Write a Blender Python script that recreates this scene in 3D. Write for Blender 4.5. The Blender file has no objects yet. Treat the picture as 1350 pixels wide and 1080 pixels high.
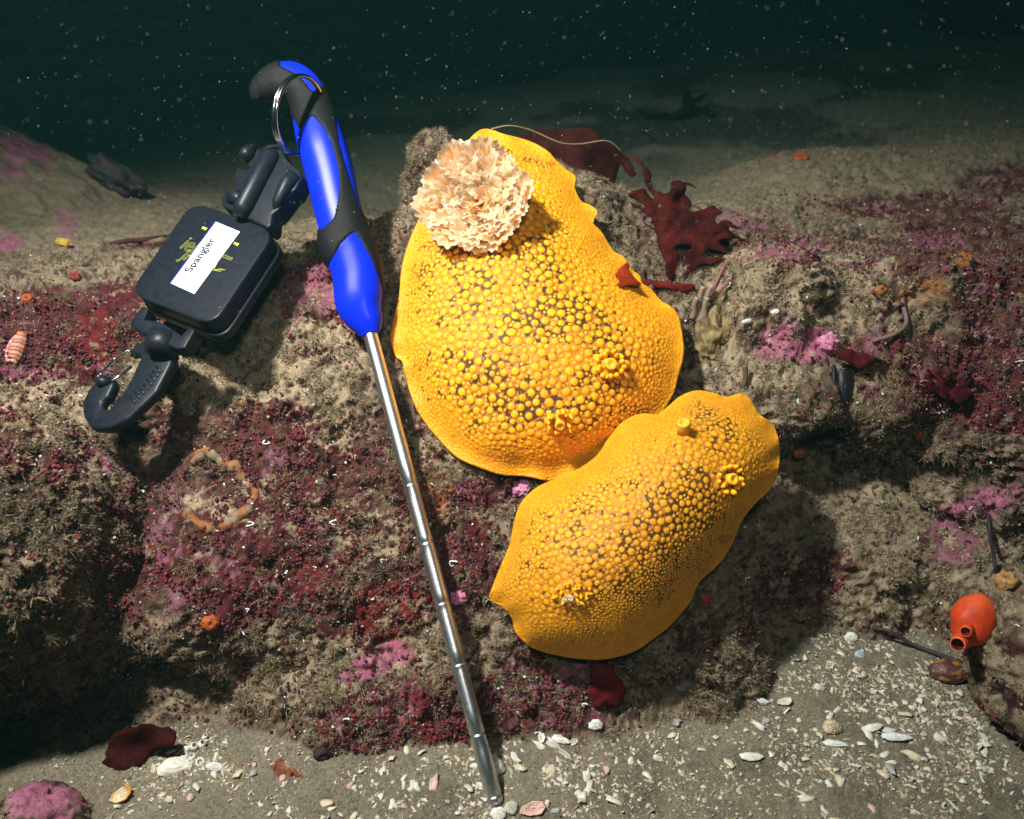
import bpy, bmesh, math, random
import numpy as np
def tick(s): pass
from mathutils import Vector, Matrix
from mathutils.geometry import delaunay_2d_cdt

# ------------------------------------------------------------------ camera, water light, strobe
SC = bpy.context.scene
COL = SC.collection
CAMP = np.array([0.0, 0.0, 0.42])
PITCH = math.radians(30.0)
FPX = 1123.0
R_ = np.array([1.0, 0, 0])
F_ = np.array([0, math.cos(PITCH), -math.sin(PITCH)])
U_ = np.array([0, math.sin(PITCH), math.cos(PITCH)])

cam_d = bpy.data.cameras.new("camera")
cam = bpy.data.objects.new("camera", cam_d)
COL.objects.link(cam)
cam.location = CAMP
cam.rotation_euler = (math.radians(90) - PITCH, 0, 0)
cam_d.sensor_width = 36.0
cam_d.sensor_fit = 'HORIZONTAL'
cam_d.lens = 36.0 * FPX / 1350.0
cam_d.clip_start = 0.01
cam_d.clip_end = 200.0
cam_d.dof.use_dof = True
cam_d.dof.focus_distance = 0.53
cam_d.dof.aperture_fstop = 9.0
SC.camera = cam

world = bpy.data.worlds.new("World")
SC.world = world
world.use_nodes = True
wn = world.node_tree
wn.nodes.clear()
wo = wn.nodes.new("ShaderNodeOutputWorld")
wb = wn.nodes.new("ShaderNodeBackground")
wt = wn.nodes.new("ShaderNodeTexCoord")
wsx = wn.nodes.new("ShaderNodeSeparateXYZ")
wr = wn.nodes.new("ShaderNodeValToRGB")
wr.color_ramp.elements[0].position = 0.46
wr.color_ramp.elements[0].color = (0.0005, 0.0022, 0.0030, 1)
wr.color_ramp.elements[1].position = 1.0
wr.color_ramp.elements[1].color = (0.006, 0.024, 0.026, 1)
wm = wn.nodes.new("ShaderNodeMapRange")
wm.inputs[1].default_value = -1.0
wm.inputs[2].default_value = 1.0
wn.links.new(wt.outputs["Generated"], wsx.inputs[0])
wn.links.new(wsx.outputs[2], wm.inputs[0])
wn.links.new(wm.outputs[0], wr.inputs[0])
wn.links.new(wr.outputs[0], wb.inputs[0])
wb.inputs[1].default_value = 1.0
wn.links.new(wb.outputs[0], wo.inputs[0])

def strobe(name, loc, aim, watts, size, angle, color, blend=0.9):
    d = bpy.data.lights.new(name, 'SPOT')
    d.energy = watts
    d.spot_size = math.radians(angle)
    d.spot_blend = blend
    d.shadow_soft_size = size
    d.color = color
    o = bpy.data.objects.new(name, d)
    COL.objects.link(o)
    o.location = loc
    o.rotation_euler = (Vector(aim) - Vector(loc)).to_track_quat('-Z', 'Y').to_euler()
    return o

strobe("main_strobe", (-0.36, 0.25, 0.90), (-0.04, 0.50, 0.18), 82.0, 0.032, 94, (1.0, 0.83, 0.775), 1.0)
strobe("side_strobe", (0.02, -0.08, 0.66), (0.02, 0.52, 0.20), 8.0, 0.045, 60, (1.0, 0.84, 0.785), 1.0)

HAZE = 0.19
SC.render.engine = 'CYCLES'
SC.cycles.use_denoising = True
SC.cycles.use_adaptive_sampling = True
SC.cycles.adaptive_threshold = 0.03
SC.cycles.max_bounces = 5
SC.cycles.diffuse_bounces = 4
SC.cycles.glossy_bounces = 2
SC.cycles.transmission_bounces = 3
SC.cycles.volume_bounces = 0
SC.cycles.transparent_max_bounces = 6
SC.view_settings.view_transform = 'Standard'
SC.view_settings.look = 'None'
SC.view_settings.gamma = 1.0
SC.view_settings.exposure = 0.0
SC.view_settings.use_curve_mapping = False

rng = np.random.default_rng(7)
random.seed(7)

# ------------------------------------------------------------------ small maths
def W(px, py, zd):
    """point seen at photograph position px, py at depth zd (metres) in front of the camera"""
    px = np.asarray(px, float); py = np.asarray(py, float); zd = np.asarray(zd, float)
    a = (px - 675.0) / FPX * zd
    b = (540.0 - py) / FPX * zd
    return CAMP + zd[..., None] * F_ + b[..., None] * U_ + a[..., None] * R_

def proj(P):
    q = P - CAMP
    zd = q @ F_
    z = np.where(zd > 1e-3, zd, 1e-3)
    return 675 + FPX * (q @ R_) / z, 540 - FPX * (q @ U_) / z, zd

_pr = np.random.default_rng(99)
_PERM = np.tile(_pr.permutation(256).astype(np.int32), 3)
_VAL = _pr.random(256).astype(np.float32) * 2 - 1
def vn(P, scale, seed=0):
    q = (np.asarray(P) * scale + np.array([seed * 7.31, seed * 3.17, seed * 5.77])).astype(np.float32)
    f = np.floor(q)
    i = f.astype(np.int32) & 255
    t = q - f
    t = t * t * (3 - 2 * t)
    x, y, z = t[:, 0], t[:, 1], t[:, 2]
    i0 = i[:, 0]; j0 = i[:, 1]; k0 = i[:, 2]
    a0 = _PERM[i0]; a1 = _PERM[i0 + 1]
    out = []
    for a in (a0, a1):
        b0 = _PERM[a + j0]; b1 = _PERM[a + j0 + 1]
        c0 = _VAL[_PERM[b0 + k0]]; c1 = _VAL[_PERM[b0 + k0 + 1]]
        d0 = _VAL[_PERM[b1 + k0]]; d1 = _VAL[_PERM[b1 + k0 + 1]]
        e0 = c0 + (c1 - c0) * z; e1 = d0 + (d1 - d0) * z
        out.append(e0 + (e1 - e0) * y)
    return (out[0] + (out[1] - out[0]) * x).astype(np.float64)

def fbm(P, scale, octv=4, seed=0, gain=0.5):
    r = 0; a = 1.0; t = 0
    for o in range(octv):
        r = r + a * vn(P, scale * 2.03 ** o, seed + o * 17); t += a; a *= gain
    return r / t * 1.6

def sm(x, a, b):
    t = np.clip((x - a) / (b - a), 0, 1)
    return t * t * (3 - 2 * t)

def mix(a, b, t):
    return a + (b - a) * t

def mixc(A, c, t):
    return A + (np.asarray(c, float)[None, :] - A) * t[:, None]

def norm(v):
    v = np.asarray(v, float)
    return v / (np.linalg.norm(v, axis=-1, keepdims=True) + 1e-12)

# ------------------------------------------------------------------ object helpers
def mesh_np(name, V, Fq, colors=None, smooth=True):
    me = bpy.data.meshes.new(name)
    V = np.asarray(V, np.float32); Fq = np.asarray(Fq, np.int32)
    k = Fq.shape[1]
    me.vertices.add(len(V)); me.vertices.foreach_set("co", V.ravel())
    me.loops.add(Fq.size); me.loops.foreach_set("vertex_index", Fq.ravel())
    me.polygons.add(len(Fq))
    me.polygons.foreach_set("loop_start", np.arange(0, Fq.size, k, dtype=np.int32))
    if smooth:
        me.polygons.foreach_set("use_smooth", np.ones(len(Fq), bool))
    me.update(calc_edges=True)
    if colors is not None:
        at = me.attributes.new("pigment", 'FLOAT_COLOR', 'POINT')
        c = np.ones((len(V), 4), np.float32); c[:, :3] = colors
        at.data.foreach_set("color", c.ravel())
    return me

def obj(name, me, mat=None, parent=None, loc=None):
    o = bpy.data.objects.new(name, me)
    COL.objects.link(o)
    if mat is not None:
        me.materials.append(mat)
    if parent is not None:
        o.parent = parent
        if parent.type == 'EMPTY' and parent.location.length > 0:
            o.matrix_parent_inverse = parent.matrix_basis.inverted()
    return o

def tag(o, label=None, cat=None, group=None, kind=None):
    if label: o["label"] = label
    if cat: o["category"] = cat
    if group: o["group"] = group
    if kind: o["kind"] = kind
    return o

def empty(name, loc, label, cat, group=None):
    o = bpy.data.objects.new(name, None)
    COL.objects.link(o)
    o.location = Vector(tuple(loc))
    o.empty_display_size = 0.01
    tag(o, label, cat, group)
    return o

def normals_grid(P):
    du = np.gradient(P, axis=0); dv = np.gradient(P, axis=1)
    n = np.cross(du, dv)
    return norm(n)

def grid_faces(a, b, wrap=False):
    i = np.arange(a - 1)[:, None]
    jn = b if wrap else b - 1
    j = np.arange(jn)[None, :]
    j2 = (j + 1) % b
    return np.stack([i * b + j, i * b + j2, (i + 1) * b + j2, (i + 1) * b + j], -1).reshape(-1, 4)

# ------------------------------------------------------------------ materials
def mat_new(name):
    m = bpy.data.materials.new(name); m.use_nodes = True
    nt = m.node_tree
    return m, nt, nt.nodes["Principled BSDF"]

def simple(name, color, rough=0.5, metal=0.0, spec=0.3, noise=0.12, scale=300, bump=0.0, sss=0.0, coat=0.0, trans=0.0):
    m, nt, b = mat_new(name)
    tc = nt.nodes.new("ShaderNodeTexCoord"); n = nt.nodes.new("ShaderNodeTexNoise")
    n.inputs["Scale"].default_value = scale; n.inputs["Detail"].default_value = 5
    nt.links.new(tc.outputs["Object"], n.inputs["Vector"])
    r = nt.nodes.new("ShaderNodeValToRGB")
    c = np.array(color)
    r.color_ramp.elements[0].position = 0.3; r.color_ramp.elements[1].position = 0.7
    r.color_ramp.elements[0].color = (*(c * (1 - noise)), 1); r.color_ramp.elements[1].color = (*np.clip(c * (1 + noise), 0, 1), 1)
    nt.links.new(n.outputs[0], r.inputs[0]); nt.links.new(r.outputs[0], b.inputs["Base Color"])
    b.inputs["Roughness"].default_value = rough; b.inputs["Metallic"].default_value = metal
    b.inputs["Specular IOR Level"].default_value = spec
    b.inputs["Coat Weight"].default_value = coat
    b.inputs["Transmission Weight"].default_value = trans
    if sss:
        b.inputs["Subsurface Weight"].default_value = sss
        b.inputs["Subsurface Radius"].default_value = (1.0, 0.4, 0.15)
        b.inputs["Subsurface Scale"].default_value = 0.002
    if bump:
        bp = nt.nodes.new("ShaderNodeBump"); bp.inputs["Strength"].default_value = 0.6
        bp.inputs["Distance"].default_value = bump
        nt.links.new(n.outputs[0], bp.inputs["Height"]); nt.links.new(bp.outputs[0], b.inputs["Normal"])
    return m

def pigment(name, rough=0.7, spec=0.2, vary=0.25, scale=900, bump=0.0005, sss=0.0, sss_scale=0.002, bump2=None, translucent=0.0):
    """colour comes from the pigment attribute, broken up by fine noise"""
    m, nt, b = mat_new(name)
    at = nt.nodes.new("ShaderNodeAttribute"); at.attribute_name = "pigment"
    tc = nt.nodes.new("ShaderNodeTexCoord")
    n = nt.nodes.new("ShaderNodeTexNoise"); n.inputs["Scale"].default_value = scale; n.inputs["Detail"].default_value = 6
    n.inputs["Roughness"].default_value = 0.65
    nt.links.new(tc.outputs["Object"], n.inputs["Vector"])
    mr = nt.nodes.new("ShaderNodeMapRange")
    mr.inputs[1].default_value = 0.3; mr.inputs[2].default_value = 0.7
    mr.inputs[3].default_value = 1 - vary; mr.inputs[4].default_value = 1 + vary
    nt.links.new(n.outputs[0], mr.inputs[0])
    vm = nt.nodes.new("ShaderNodeVectorMath"); vm.operation = 'SCALE'
    nt.links.new(at.outputs["Color"], vm.inputs[0]); nt.links.new(mr.outputs[0], vm.inputs["Scale"])
    nt.links.new(vm.outputs[0], b.inputs["Base Color"])
    b.inputs["Roughness"].default_value = rough; b.inputs["Specular IOR Level"].default_value = spec
    if sss:
        b.inputs["Subsurface Weight"].default_value = sss
        b.inputs["Subsurface Radius"].default_value = (1.0, 0.45, 0.12)
        b.inputs["Subsurface Scale"].default_value = sss_scale
    bp = nt.nodes.new("ShaderNodeBump"); bp.inputs["Strength"].default_value = 0.9
    bp.inputs["Distance"].default_value = bump
    nt.links.new(n.outputs[0], bp.inputs["Height"])
    last = bp
    if bump2:
        v = nt.nodes.new("ShaderNodeTexVoronoi"); v.inputs["Scale"].default_value = bump2[0]
        nt.links.new(tc.outputs["Object"], v.inputs["Vector"])
        b2 = nt.nodes.new("ShaderNodeBump"); b2.invert = True; b2.inputs["Strength"].default_value = 0.8
        b2.inputs["Distance"].default_value = bump2[1]
        nt.links.new(v.outputs[0], b2.inputs["Height"]); nt.links.new(bp.outputs[0], b2.inputs["Normal"])
        last = b2
    nt.links.new(last.outputs[0], b.inputs["Normal"])
    if translucent:
        tr = nt.nodes.new("ShaderNodeBsdfTranslucent"); mx = nt.nodes.new("ShaderNodeMixShader")
        mx.inputs[0].default_value = translucent
        nt.links.new(vm.outputs[0], tr.inputs[0])
        nt.links.new(b.outputs[0], mx.inputs[1]); nt.links.new(tr.outputs[0], mx.inputs[2])
        nt.links.new(mx.outputs[0], nt.nodes["Material Output"].inputs[0])
    return m

M_ROCK = pigment("encrusted_rock", 0.85, 0.12, 0.45, 900, 0.0012)
M_SLUG = pigment("slug_skin", 0.5, 0.25, 0.10, 700, 0.00015, sss=0.55, sss_scale=0.0030, bump2=(900, .0003))
M_GILL = pigment("gill_tissue", 0.4, 0.3, 0.08, 1500, 0.0001, translucent=0.5)
M_BLADE = pigment("algae_blade", 0.75, 0.08, 0.5, 500, 0.0006, translucent=0.4)
M_CRUST = pigment("living_crust", 0.6, 0.3, 0.35, 1200, 0.0006)
M_SHELL = pigment("shell_lime", 0.5, 0.4, 0.2, 900, 0.0003)

# ------------------------------------------------------------------ ground shape
FACE_PY = [100, 200, 300, 450, 600, 750, 850, 960, 1100]
FACE_ZD = [.615, .600, .585, .557, .537, .521, .513, .509, .507]
def facezd(py):
    return np.interp(py, FACE_PY, FACE_ZD)

def at_z(px, py, z):
    """world point where the ray through px, py meets height z"""
    d = F_ + (px - 675) / FPX * R_ + (540 - py) / FPX * U_
    t = (CAMP[2] - z) / (-d[2])
    return CAMP + d * t

ctl = []
for px in (60, 200, 330, 470, 600, 720, 850, 960):
    for py in (450, 600, 750, 850):
        off = 0.0
        if px <= 200: off = {450: 0.012, 600: 0.010, 750: 0.012, 850: 0.02}[py]
        if px == 330: off = {450: 0.0, 600: 0.0, 750: 0.0, 850: 0.008}[py]
        if px >= 960: off = {450: 0.012, 600: 0.045, 750: 0.022, 850: 0.0}[py]
        ctl.append(W(px, py, facezd(py) + off))
for px, py in ((60, 1000), (200, 970), (330, 965), (430, 995), (600, 985), (780, 985), (900, 955)):
    p = at_z(px, py, 0.0); ctl.append(p); ctl.append(p + np.array([0, -0.06, -0.07]))
for px, py, z in ((1020, 890, 0.0), (1100, 835, 0.005), (1200, 825, 0.01), (1330, 870, 0.01), (1450, 900, 0.0)):
    p = at_z(px, py, z); ctl.append(p); ctl.append(p + np.array([0, -0.06, -0.05]))
# right shoulder, undercut region and plateau
for px, py, z in ((1080, 700, .055), (1180, 760, .045), (1300, 740, .06), (1200, 660, .075), (1340, 660, .085), (1100, 620, .09), (1250, 600, .10), (1400, 600, .11),
                  (1050, 520, .150), (1150, 520, .150), (1300, 520, .150), (1450, 520, .15), (1080, 440, .186), (1250, 440, .182), (1420, 440, .18),
                  (980, 400, .205), (1100, 360, .203), (1250, 340, .200), (1420, 340, .20), (900, 300, .222), (1020, 270, .212), (1180, 240, .208), (1350, 225, .21), (1500, 225, .21),
                  (820, 255, .235), (1000, 215, .200), (1350, 180, .2)):
    ctl.append(at_z(px, py, z))
# summit under the big slug
for px in (620, 700):
    ctl.append(W(px, 300, .588)); ctl.append(W(px, 215, .603))
ctl.append(W(560, 300, .590)); ctl.append(W(770, 260, .600)); ctl.append(W(840, 330, .60)); ctl.append(W(920, 400, .58))
# left shoulder, sand channel
for px, py, z in ((330, 365, .206), (430, 330, .205), (500, 300, .212), (200, 385, .195), (60, 400, .19), (-100, 420, .185),
                  (300, 320, .185), (200, 335, .182), (60, 340, .180), (-100, 350, .18), (430, 290, .19)):
    ctl.append(at_z(px, py, z))
for x, y, z in ((.02, .70, .21), (.02, .78, .15), (-.15, .85, .14), (-.35, .85, .165), (-.6, .85, .17), (.2, .9, .165), (.45, 1.1, .165), (.9, 1.1, .18), (-.1, 1.1, .115),
                (-.5, 1.2, .11), (0, 1.6, .135), (-.9, 1.6, .12), (.6, 1.6, .175), (1.2, 1.7, .19), (0, 2.6, .15), (1.4, 2.6, .20), (-1.5, 2.6, .13),
                (-.40, .45, .14), (-.45, .30, .03), (-.42, .2, 0), (.5, .5, .14), (.5, .35, .0), (.0, .15, -.12), (.4, .15, -.1), (-.4, .1, -.1),
                (-.7, .5, .16), (.8, .6, .19)):
    ctl.append(np.array([x, y, z], float))
ctl = np.array(ctl)

def tps_fit(P, lam=2e-5):
    n = len(P)
    d = np.linalg.norm(P[:, None, :2] - P[None, :, :2], axis=-1)
    K = np.where(d > 0, d * d * np.log(d + 1e-12), 0) + lam * np.eye(n)
    A = np.zeros((n + 3, n + 3)); A[:n, :n] = K
    A[:n, n] = 1; A[:n, n + 1:] = P[:, :2]; A[n:, :n] = A[:n, n:].T
    return np.linalg.solve(A, np.r_[P[:, 2], 0, 0, 0])
TPS = tps_fit(ctl)
def rock_h(x, y):
    out = np.full(x.shape, TPS[-3]) + TPS[-2] * x + TPS[-1] * y
    for k in range(len(ctl)):
        d2 = (x - ctl[k, 0]) ** 2 + (y - ctl[k, 1]) ** 2
        out += TPS[k] * d2 * 0.5 * np.log(d2 + 1e-12)
    return out

def far_floor(x, y):
    return 0.13 + 0.015 * np.sin(x * 2.1 + 1) * np.cos(y * 1.3) + 0.07 * sm(x, -.3, .8)

print("TPS ok")
# LOD fan grid
u = np.r_[np.linspace(-2.2, -.68, 34)[:-1], np.linspace(-.68, .68, 660), np.linspace(.68, 2.2, 34)[1:]]
y = np.r_[np.linspace(.04, .26, 22)[:-1], np.linspace(.26, .35, 90)[:-1], np.linspace(.35, .63, 390)[:-1], np.linspace(.63, 1.2, 110)[:-1], 1.2 * (11 / 1.2) ** np.linspace(0, 1, 60)]
def smooth_h(xs, ys):
    hr = rock_h(np.clip(xs, -1.6, 1.8), np.clip(ys, .05, 2.6))
    hr = mix(hr, far_floor(xs, ys), sm(ys, 1.5, 2.3))
    return mix(hr, np.clip(hr, -.1, .22), sm(np.abs(xs), .75, 1.2))
NROW = 655
yc = np.r_[np.linspace(.04, .7, 170)[:-1], .7 * (11 / .7) ** np.linspace(0, 1, 90)]
uc = u[::6]
Yc, Uc = np.meshgrid(yc, uc, indexing='ij')
Hc = smooth_h((Uc * (Yc + .15)).ravel(), Yc.ravel()).reshape(Yc.shape)
Hc = np.maximum(Hc, 0.0)
cols = []
for k in range(len(uc)):
    dist = np.sqrt((yc + .02) ** 2 + .16)
    dy = np.diff(yc); dz = np.diff(Hc[:, k]); dm = .5 * (dist[1:] + dist[:-1])
    # arc length seen at its distance; flat far ground is foreshortened
    w = np.sqrt(dz ** 2 + dy ** 2) / dm * np.where(yc[1:] < .25, .35, 1.0) * np.where(yc[1:] > .75, .45 / (1 + (yc[1:] - .75) * 1.5), 1.0)
    cs_ = np.r_[0, np.cumsum(w)]
    cols.append(np.interp(np.linspace(0, cs_[-1], NROW), cs_, yc))
cols = np.array(cols)
for _ in range(3):
    cols[1:-1] = .5 * cols[1:-1] + .25 * (cols[2:] + cols[:-2])
iu = np.interp(np.arange(len(u)), np.arange(len(u))[::6][:len(uc)], np.arange(len(uc)))
i0 = np.clip(np.floor(iu).astype(int), 0, len(uc) - 2); fu = iu - i0
YY = (cols[i0] * (1 - fu)[:, None] + cols[i0 + 1] * fu[:, None]).T
UU = np.repeat(u[None], NROW, 0)
XX = UU * (YY + .15)
shp = XX.shape
xs, ys = XX.ravel(), YY.ravel()
hr = smooth_h(xs, ys)
far = sm(ys, 1.5, 2.3)
P0 = np.stack([xs, ys, hr], 1)
sand = 0.002 * fbm(np.stack([xs, ys, 0 * xs], 1), 14, 3, 5) + 0.012 * sm(xs, .12, .42) * sm(ys, .25, .42)
sand += 0.0012 * fbm(np.stack([xs, ys, 0 * xs], 1), 160, 3, 6)
px_, py_, zd_ = proj(P0)
d = hr - sand
isrock = sm(d, -0.002, 0.006)
tick("grid")
def blot(px, py, nz, items, hard=0.35):
    """irregular patches: centre, half sizes, tilt, strength"""
    w = np.zeros(len(px))
    for (cx, cy, rx, ry, ang, s) in items:
        a = math.radians(ang)
        dx, dy = px - cx, py - cy
        q = np.sqrt(((dx * math.cos(a) + dy * math.sin(a)) / rx) ** 2 + ((-dx * math.sin(a) + dy * math.cos(a)) / ry) ** 2)
        w = np.maximum(w, s * sm(1.0 + nz * 0.75 - q, -hard * .5, hard * .5))
    return w

MAROON = [(70, 440, 130, 50, -10, .9), (130, 455, 40, 60, 10, 1), (380, 640, 150, 90, 20, .8), (300, 740, 130, 70, 0, .85), (400, 740, 60, 35, 0, .9),
          (520, 600, 60, 60, 0, .5), (560, 700, 50, 60, 0, .5), (610, 760, 45, 60, 0, .7), (520, 960, 100, 45, -5, .85), (660, 900, 60, 45, 0, .8),
          (720, 930, 110, 40, 0, .8), (230, 560, 60, 30, 0, .6), (300, 590, 70, 30, 0, .7), (350, 560, 90, 40, 0, .7), (420, 440, 50, 40, 0, .4), (395, 365, 60, 14, -8, .8),
          (1060, 770, 70, 30, -20, .8), (960, 830, 60, 20, -20, .6), (1180, 340, 130, 30, 0, .55), (1280, 300, 90, 40, 10, .65), (1320, 400, 60, 60, 0, .75), (1250, 470, 120, 30, 5, .7),
          (1300, 520, 110, 40, 0, 1), (1200, 270, 120, 16, 0, .7), (1320, 240, 60, 22, 0, .7), (1040, 330, 90, 30, 0, .45), (60, 590, 60, 40, 0, .6), (30, 560, 40, 40, 0, .5),
          (20, 200, 50, 22, 20, .6), (200, 660, 50, 60, 0, .5), (170, 760, 50, 60, 0, .6), (640, 650, 60, 20, 0, .7), (280, 362, 60, 5, -6, .6), (205, 322, 60, 4, -6, 1), (480, 780, 90, 60, 0, .6)]
RED = [(518, 812, 50, 58, 20, 1), (125, 455, 28, 36, 0, .7), (120, 420, 30, 12, 0, .6), (560, 925, 26, 40, 0, .85), (415, 760, 28, 22, 0, .5), (640, 700, 26, 10, 0, .4)]
PINK = [(60, 1062, 48, 34, 0, .8), (1045, 452, 62, 24, 5, 1), (1010, 462, 22, 20, 0, .8), (480, 882, 32, 14, -12, .9), (522, 862, 18, 14, 0, .9), (520, 938, 16, 14, 0, .8), (760, 890, 16, 18, 0, 1),
        (520, 905, 30, 40, 0, .3), (88, 298, 14, 26, -15, .9), (8, 318, 20, 16, 0, 1), (25, 195, 34, 16, 15, .9), (20, 235, 20, 12, 0, .8), (130, 262, 24, 8, 25, .5), (60, 225, 20, 8, 30, .5), (1290, 665, 55, 14, -22, 1), (1255, 720, 40, 30, 0, .5), (425, 385, 60, 30, 0, .45),
        (370, 372, 40, 16, 0, .35), (1035, 330, 50, 16, 0, .5), (980, 290, 60, 12, 0, .45), (900, 300, 40, 14, 0, .4), (860, 290, 20, 10, 0, .3), (1240, 320, 40, 10, 0, .4), (30, 505, 50, 20, 0, .4),
        (235, 965, 14, 5, 0, .7), (300, 960, 20, 10, 0, .6), (1022, 886, 12, 6, 0, .9), (990, 850, 14, 6, 0, .9), (620, 640, 20, 8, 0, .4), (640, 430, 10, 10, 0, .3), (1090, 880, 14, 8, 0, 0), (140, 612, 9, 12, 0, .9), (215, 735, 8, 10, 0, .7)]
ORANGE = [(1150, 380, 14, 10, 0, .8), (1215, 385, 36, 18, -15, .7), (1270, 340, 12, 10, 0, .9), (575, 650, 16, 30, 0, .6), (66, 235, 8, 6, 0, .9), (1030, 215, 8, 6, 0, .6)]
SILTY = [(330, 480, 160, 60, -8, 1), (430, 520, 60, 60, 0, .8), (300, 650, 50, 40, 0, .7), (580, 580, 50, 60, 20, .6), (480, 700, 60, 50, 0, .7), (1000, 480, 60, 80, 0, .8), (1050, 370, 120, 50, 0, .8),
         (1180, 780, 130, 70, -10, .4), (1020, 820, 100, 50, -15, .4), (600, 850, 60, 40, 0, .5), (830, 930, 80, 30, 0, .5), (400, 900, 90, 50, 0, .6), (200, 480, 60, 20, 0, .7),
         (60, 530, 90, 40, 0, 1), (1190, 650, 60, 20, 0, .6), (1170, 680, 90, 50, 0, .3)]

def pigments(P, N, rocky, seed=0):
    """rock and sand colours for vertices P with normals N; rocky 0..1"""
    px, py, zd = proj(P)
    vis = sm(zd, .1, .2)
    px = np.where(zd > .1, px, -9999)
    n1 = fbm(P, 28, 4, 31 + seed); n2 = fbm(P, 110, 4, 47 + seed); n3 = fbm(P, 420, 3, 71 + seed); n4 = fbm(P, 60, 4, 90 + seed)
    nz = n1 * .45 + n2 * .5 + n3 * .35
    base = np.tile(np.array([.115, .075, .048]), (len(P), 1))
    C = base * (1 + .5 * n3)[:, None]
    C = mixc(C, (.050, .012, .016), sm(n1 + .6 * n2, .0, .3) * .85)          # maroon film everywhere in islands
    m = blot(px, py, nz, MAROON)
    C = mixc(C, (.070, .009, .014), m * .9)
    C = mixc(C, (.095, .014, .020), m * sm(n2 + .5 * n3, .15, .5) * .7)
    C = mixc(C, (.025, .010, .012), sm(fbm(P, 160, 3, 12 + seed), .25, .55) * .7)
    C = mixc(C, (.135, .011, .013), blot(px, py, nz, RED, .2) * (1 - .5 * sm(n3, .1, .6)))
    pk = blot(px, py, nz * 1.1, PINK, .3)
    C = mixc(C, (.40, .12, .21), pk * .85 * (1 - .5 * sm(n3, .2, .7)))
    C = mixc(C, (.30, .13, .19), sm(n4 + .5 * n2, .6, .8) * .4 * rocky)
    C = mixc(C, (.34, .11, .03), blot(px, py, nz, ORANGE, .3) * .8)
    # silt settled on whatever faces up, kept off the living crusts
    s = blot(px, py, nz, SILTY, .9)
    silt = np.clip(.34 + .5 * s - .62 * m - .7 * pk + .45 * (N[:, 2] - .6) + .55 * n2 + .35 * n3 + .3 * n1, 0, 1)
    silt = sm(silt, .28, .60)
    siltc = np.array([.245, .188, .122])
    far = sm(P[:, 1], .62, .74)
    silt = np.maximum(silt, far * .92 * sm(1.25 - m * 1.1 - pk + .4 * n2 - .5 * sm(px, 950, 1200) * sm(py, 200, 235), .1, .6))
    C = mix(C, siltc[None] * (.86 + .45 * s)[:, None], (silt * .9)[:, None])
    C *= (1 + .28 * n3 * rocky + .15 * n2)[:, None]
    # sand
    S = np.tile(np.array([.158, .132, .092]), (len(P), 1))
    sn = fbm(P, 900, 2, 5); sn2 = fbm(P, 45, 3, 9)
    S = S * (1 + .35 * sn + .22 * sn2)[:, None]
    C = mix(S, C, rocky[:, None])
    # far floor is duller, with weed-dark drifts
    ff = sm(P[:, 1], .9, 1.3)
    C = mixc(C, (.17, .155, .11), ff * .8)
    C = mixc(C, (.035, .035, .028), ff * sm(fbm(P, 7, 4, 3) + .3 * fbm(P, 2, 2, 8), .10, .45) * .85)
    return np.clip(C, .004, .8), silt, m, pk

def roughen(P, N, amp, seed=0):
    a = 5.5e-3 * fbm(P, 45, 4, 100 + seed)
    l = fbm(P, 150, 3, 120 + seed)
    b = 2.2e-3 * (1 - 2 * np.abs(l))
    c = 1.3e-3 * fbm(P, 420, 3, 140 + seed)
    pit = -5.0e-3 * sm(fbm(P, 95, 3, 160 + seed), .35, .7)
    return P + N * ((a + b + c + pit) * amp)[:, None]

# slug outlines in the photograph
SLUG_A = [(635, 172), (620, 184), (609, 203), (590, 235), (565, 268), (552, 292), (541, 317), (531, 351), (527, 389), (520, 421), (516, 446), (523, 470), (531, 462 + 14),
          (535, 492), (542, 518), (556, 549), (578, 577), (603, 602), (634, 616), (662, 625), (693, 627), (724, 633), (743, 629), (775, 612), (810, 590), (842, 565), (870, 545), (886, 521),
          (892, 500), (900, 468), (898, 437), (893, 416), (884, 405), (871, 397), (858, 382), (846, 374), (843, 364), (834, 357), (821, 339), (808, 331), (793, 307), (782, 295), (787, 280), (777, 271),
          (766, 266), (757, 247), (759, 234), (746, 224), (733, 212), (720, 199), (695, 186), (664, 178), (648, 172)]
SLUG_B = [(646, 788), (651, 771), (662, 743), (672, 718), (679, 686), (688, 663), (707, 644), (732, 632), (764, 618), (788, 600), (800, 582), (813, 565), (830, 551), (848, 546), (866, 547),
          (880, 537), (897, 523), (918, 516), (940, 519), (957, 524), (975, 520), (989, 528), (999, 546), (1020, 563), (1027, 595), (1024, 623), (1015, 644), (994, 665), (978, 686),
          (964, 718), (947, 743), (922, 767), (908, 795), (883, 824), (862, 841), (834, 859), (799, 868), (764, 868), (728, 862), (700, 852), (681, 834), (674, 813), (662, 799), (652, 795)]
def inside(px, py, poly):
    r = np.zeros(px.shape, bool); n = len(poly)
    for i in range(n):
        x1, y1 = poly[i]; x2, y2 = poly[(i + 1) % n]
        c = ((y1 > py) != (y2 > py)) & (px < (x2 - x1) * (py - y1) / (y2 - y1 + 1e-9) + x1)
        r ^= c
    return r
def shrink(poly, k):
    c = np.mean(poly, 0); return [tuple(c + (np.array(p) - c) * k) for p in poly]

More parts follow.
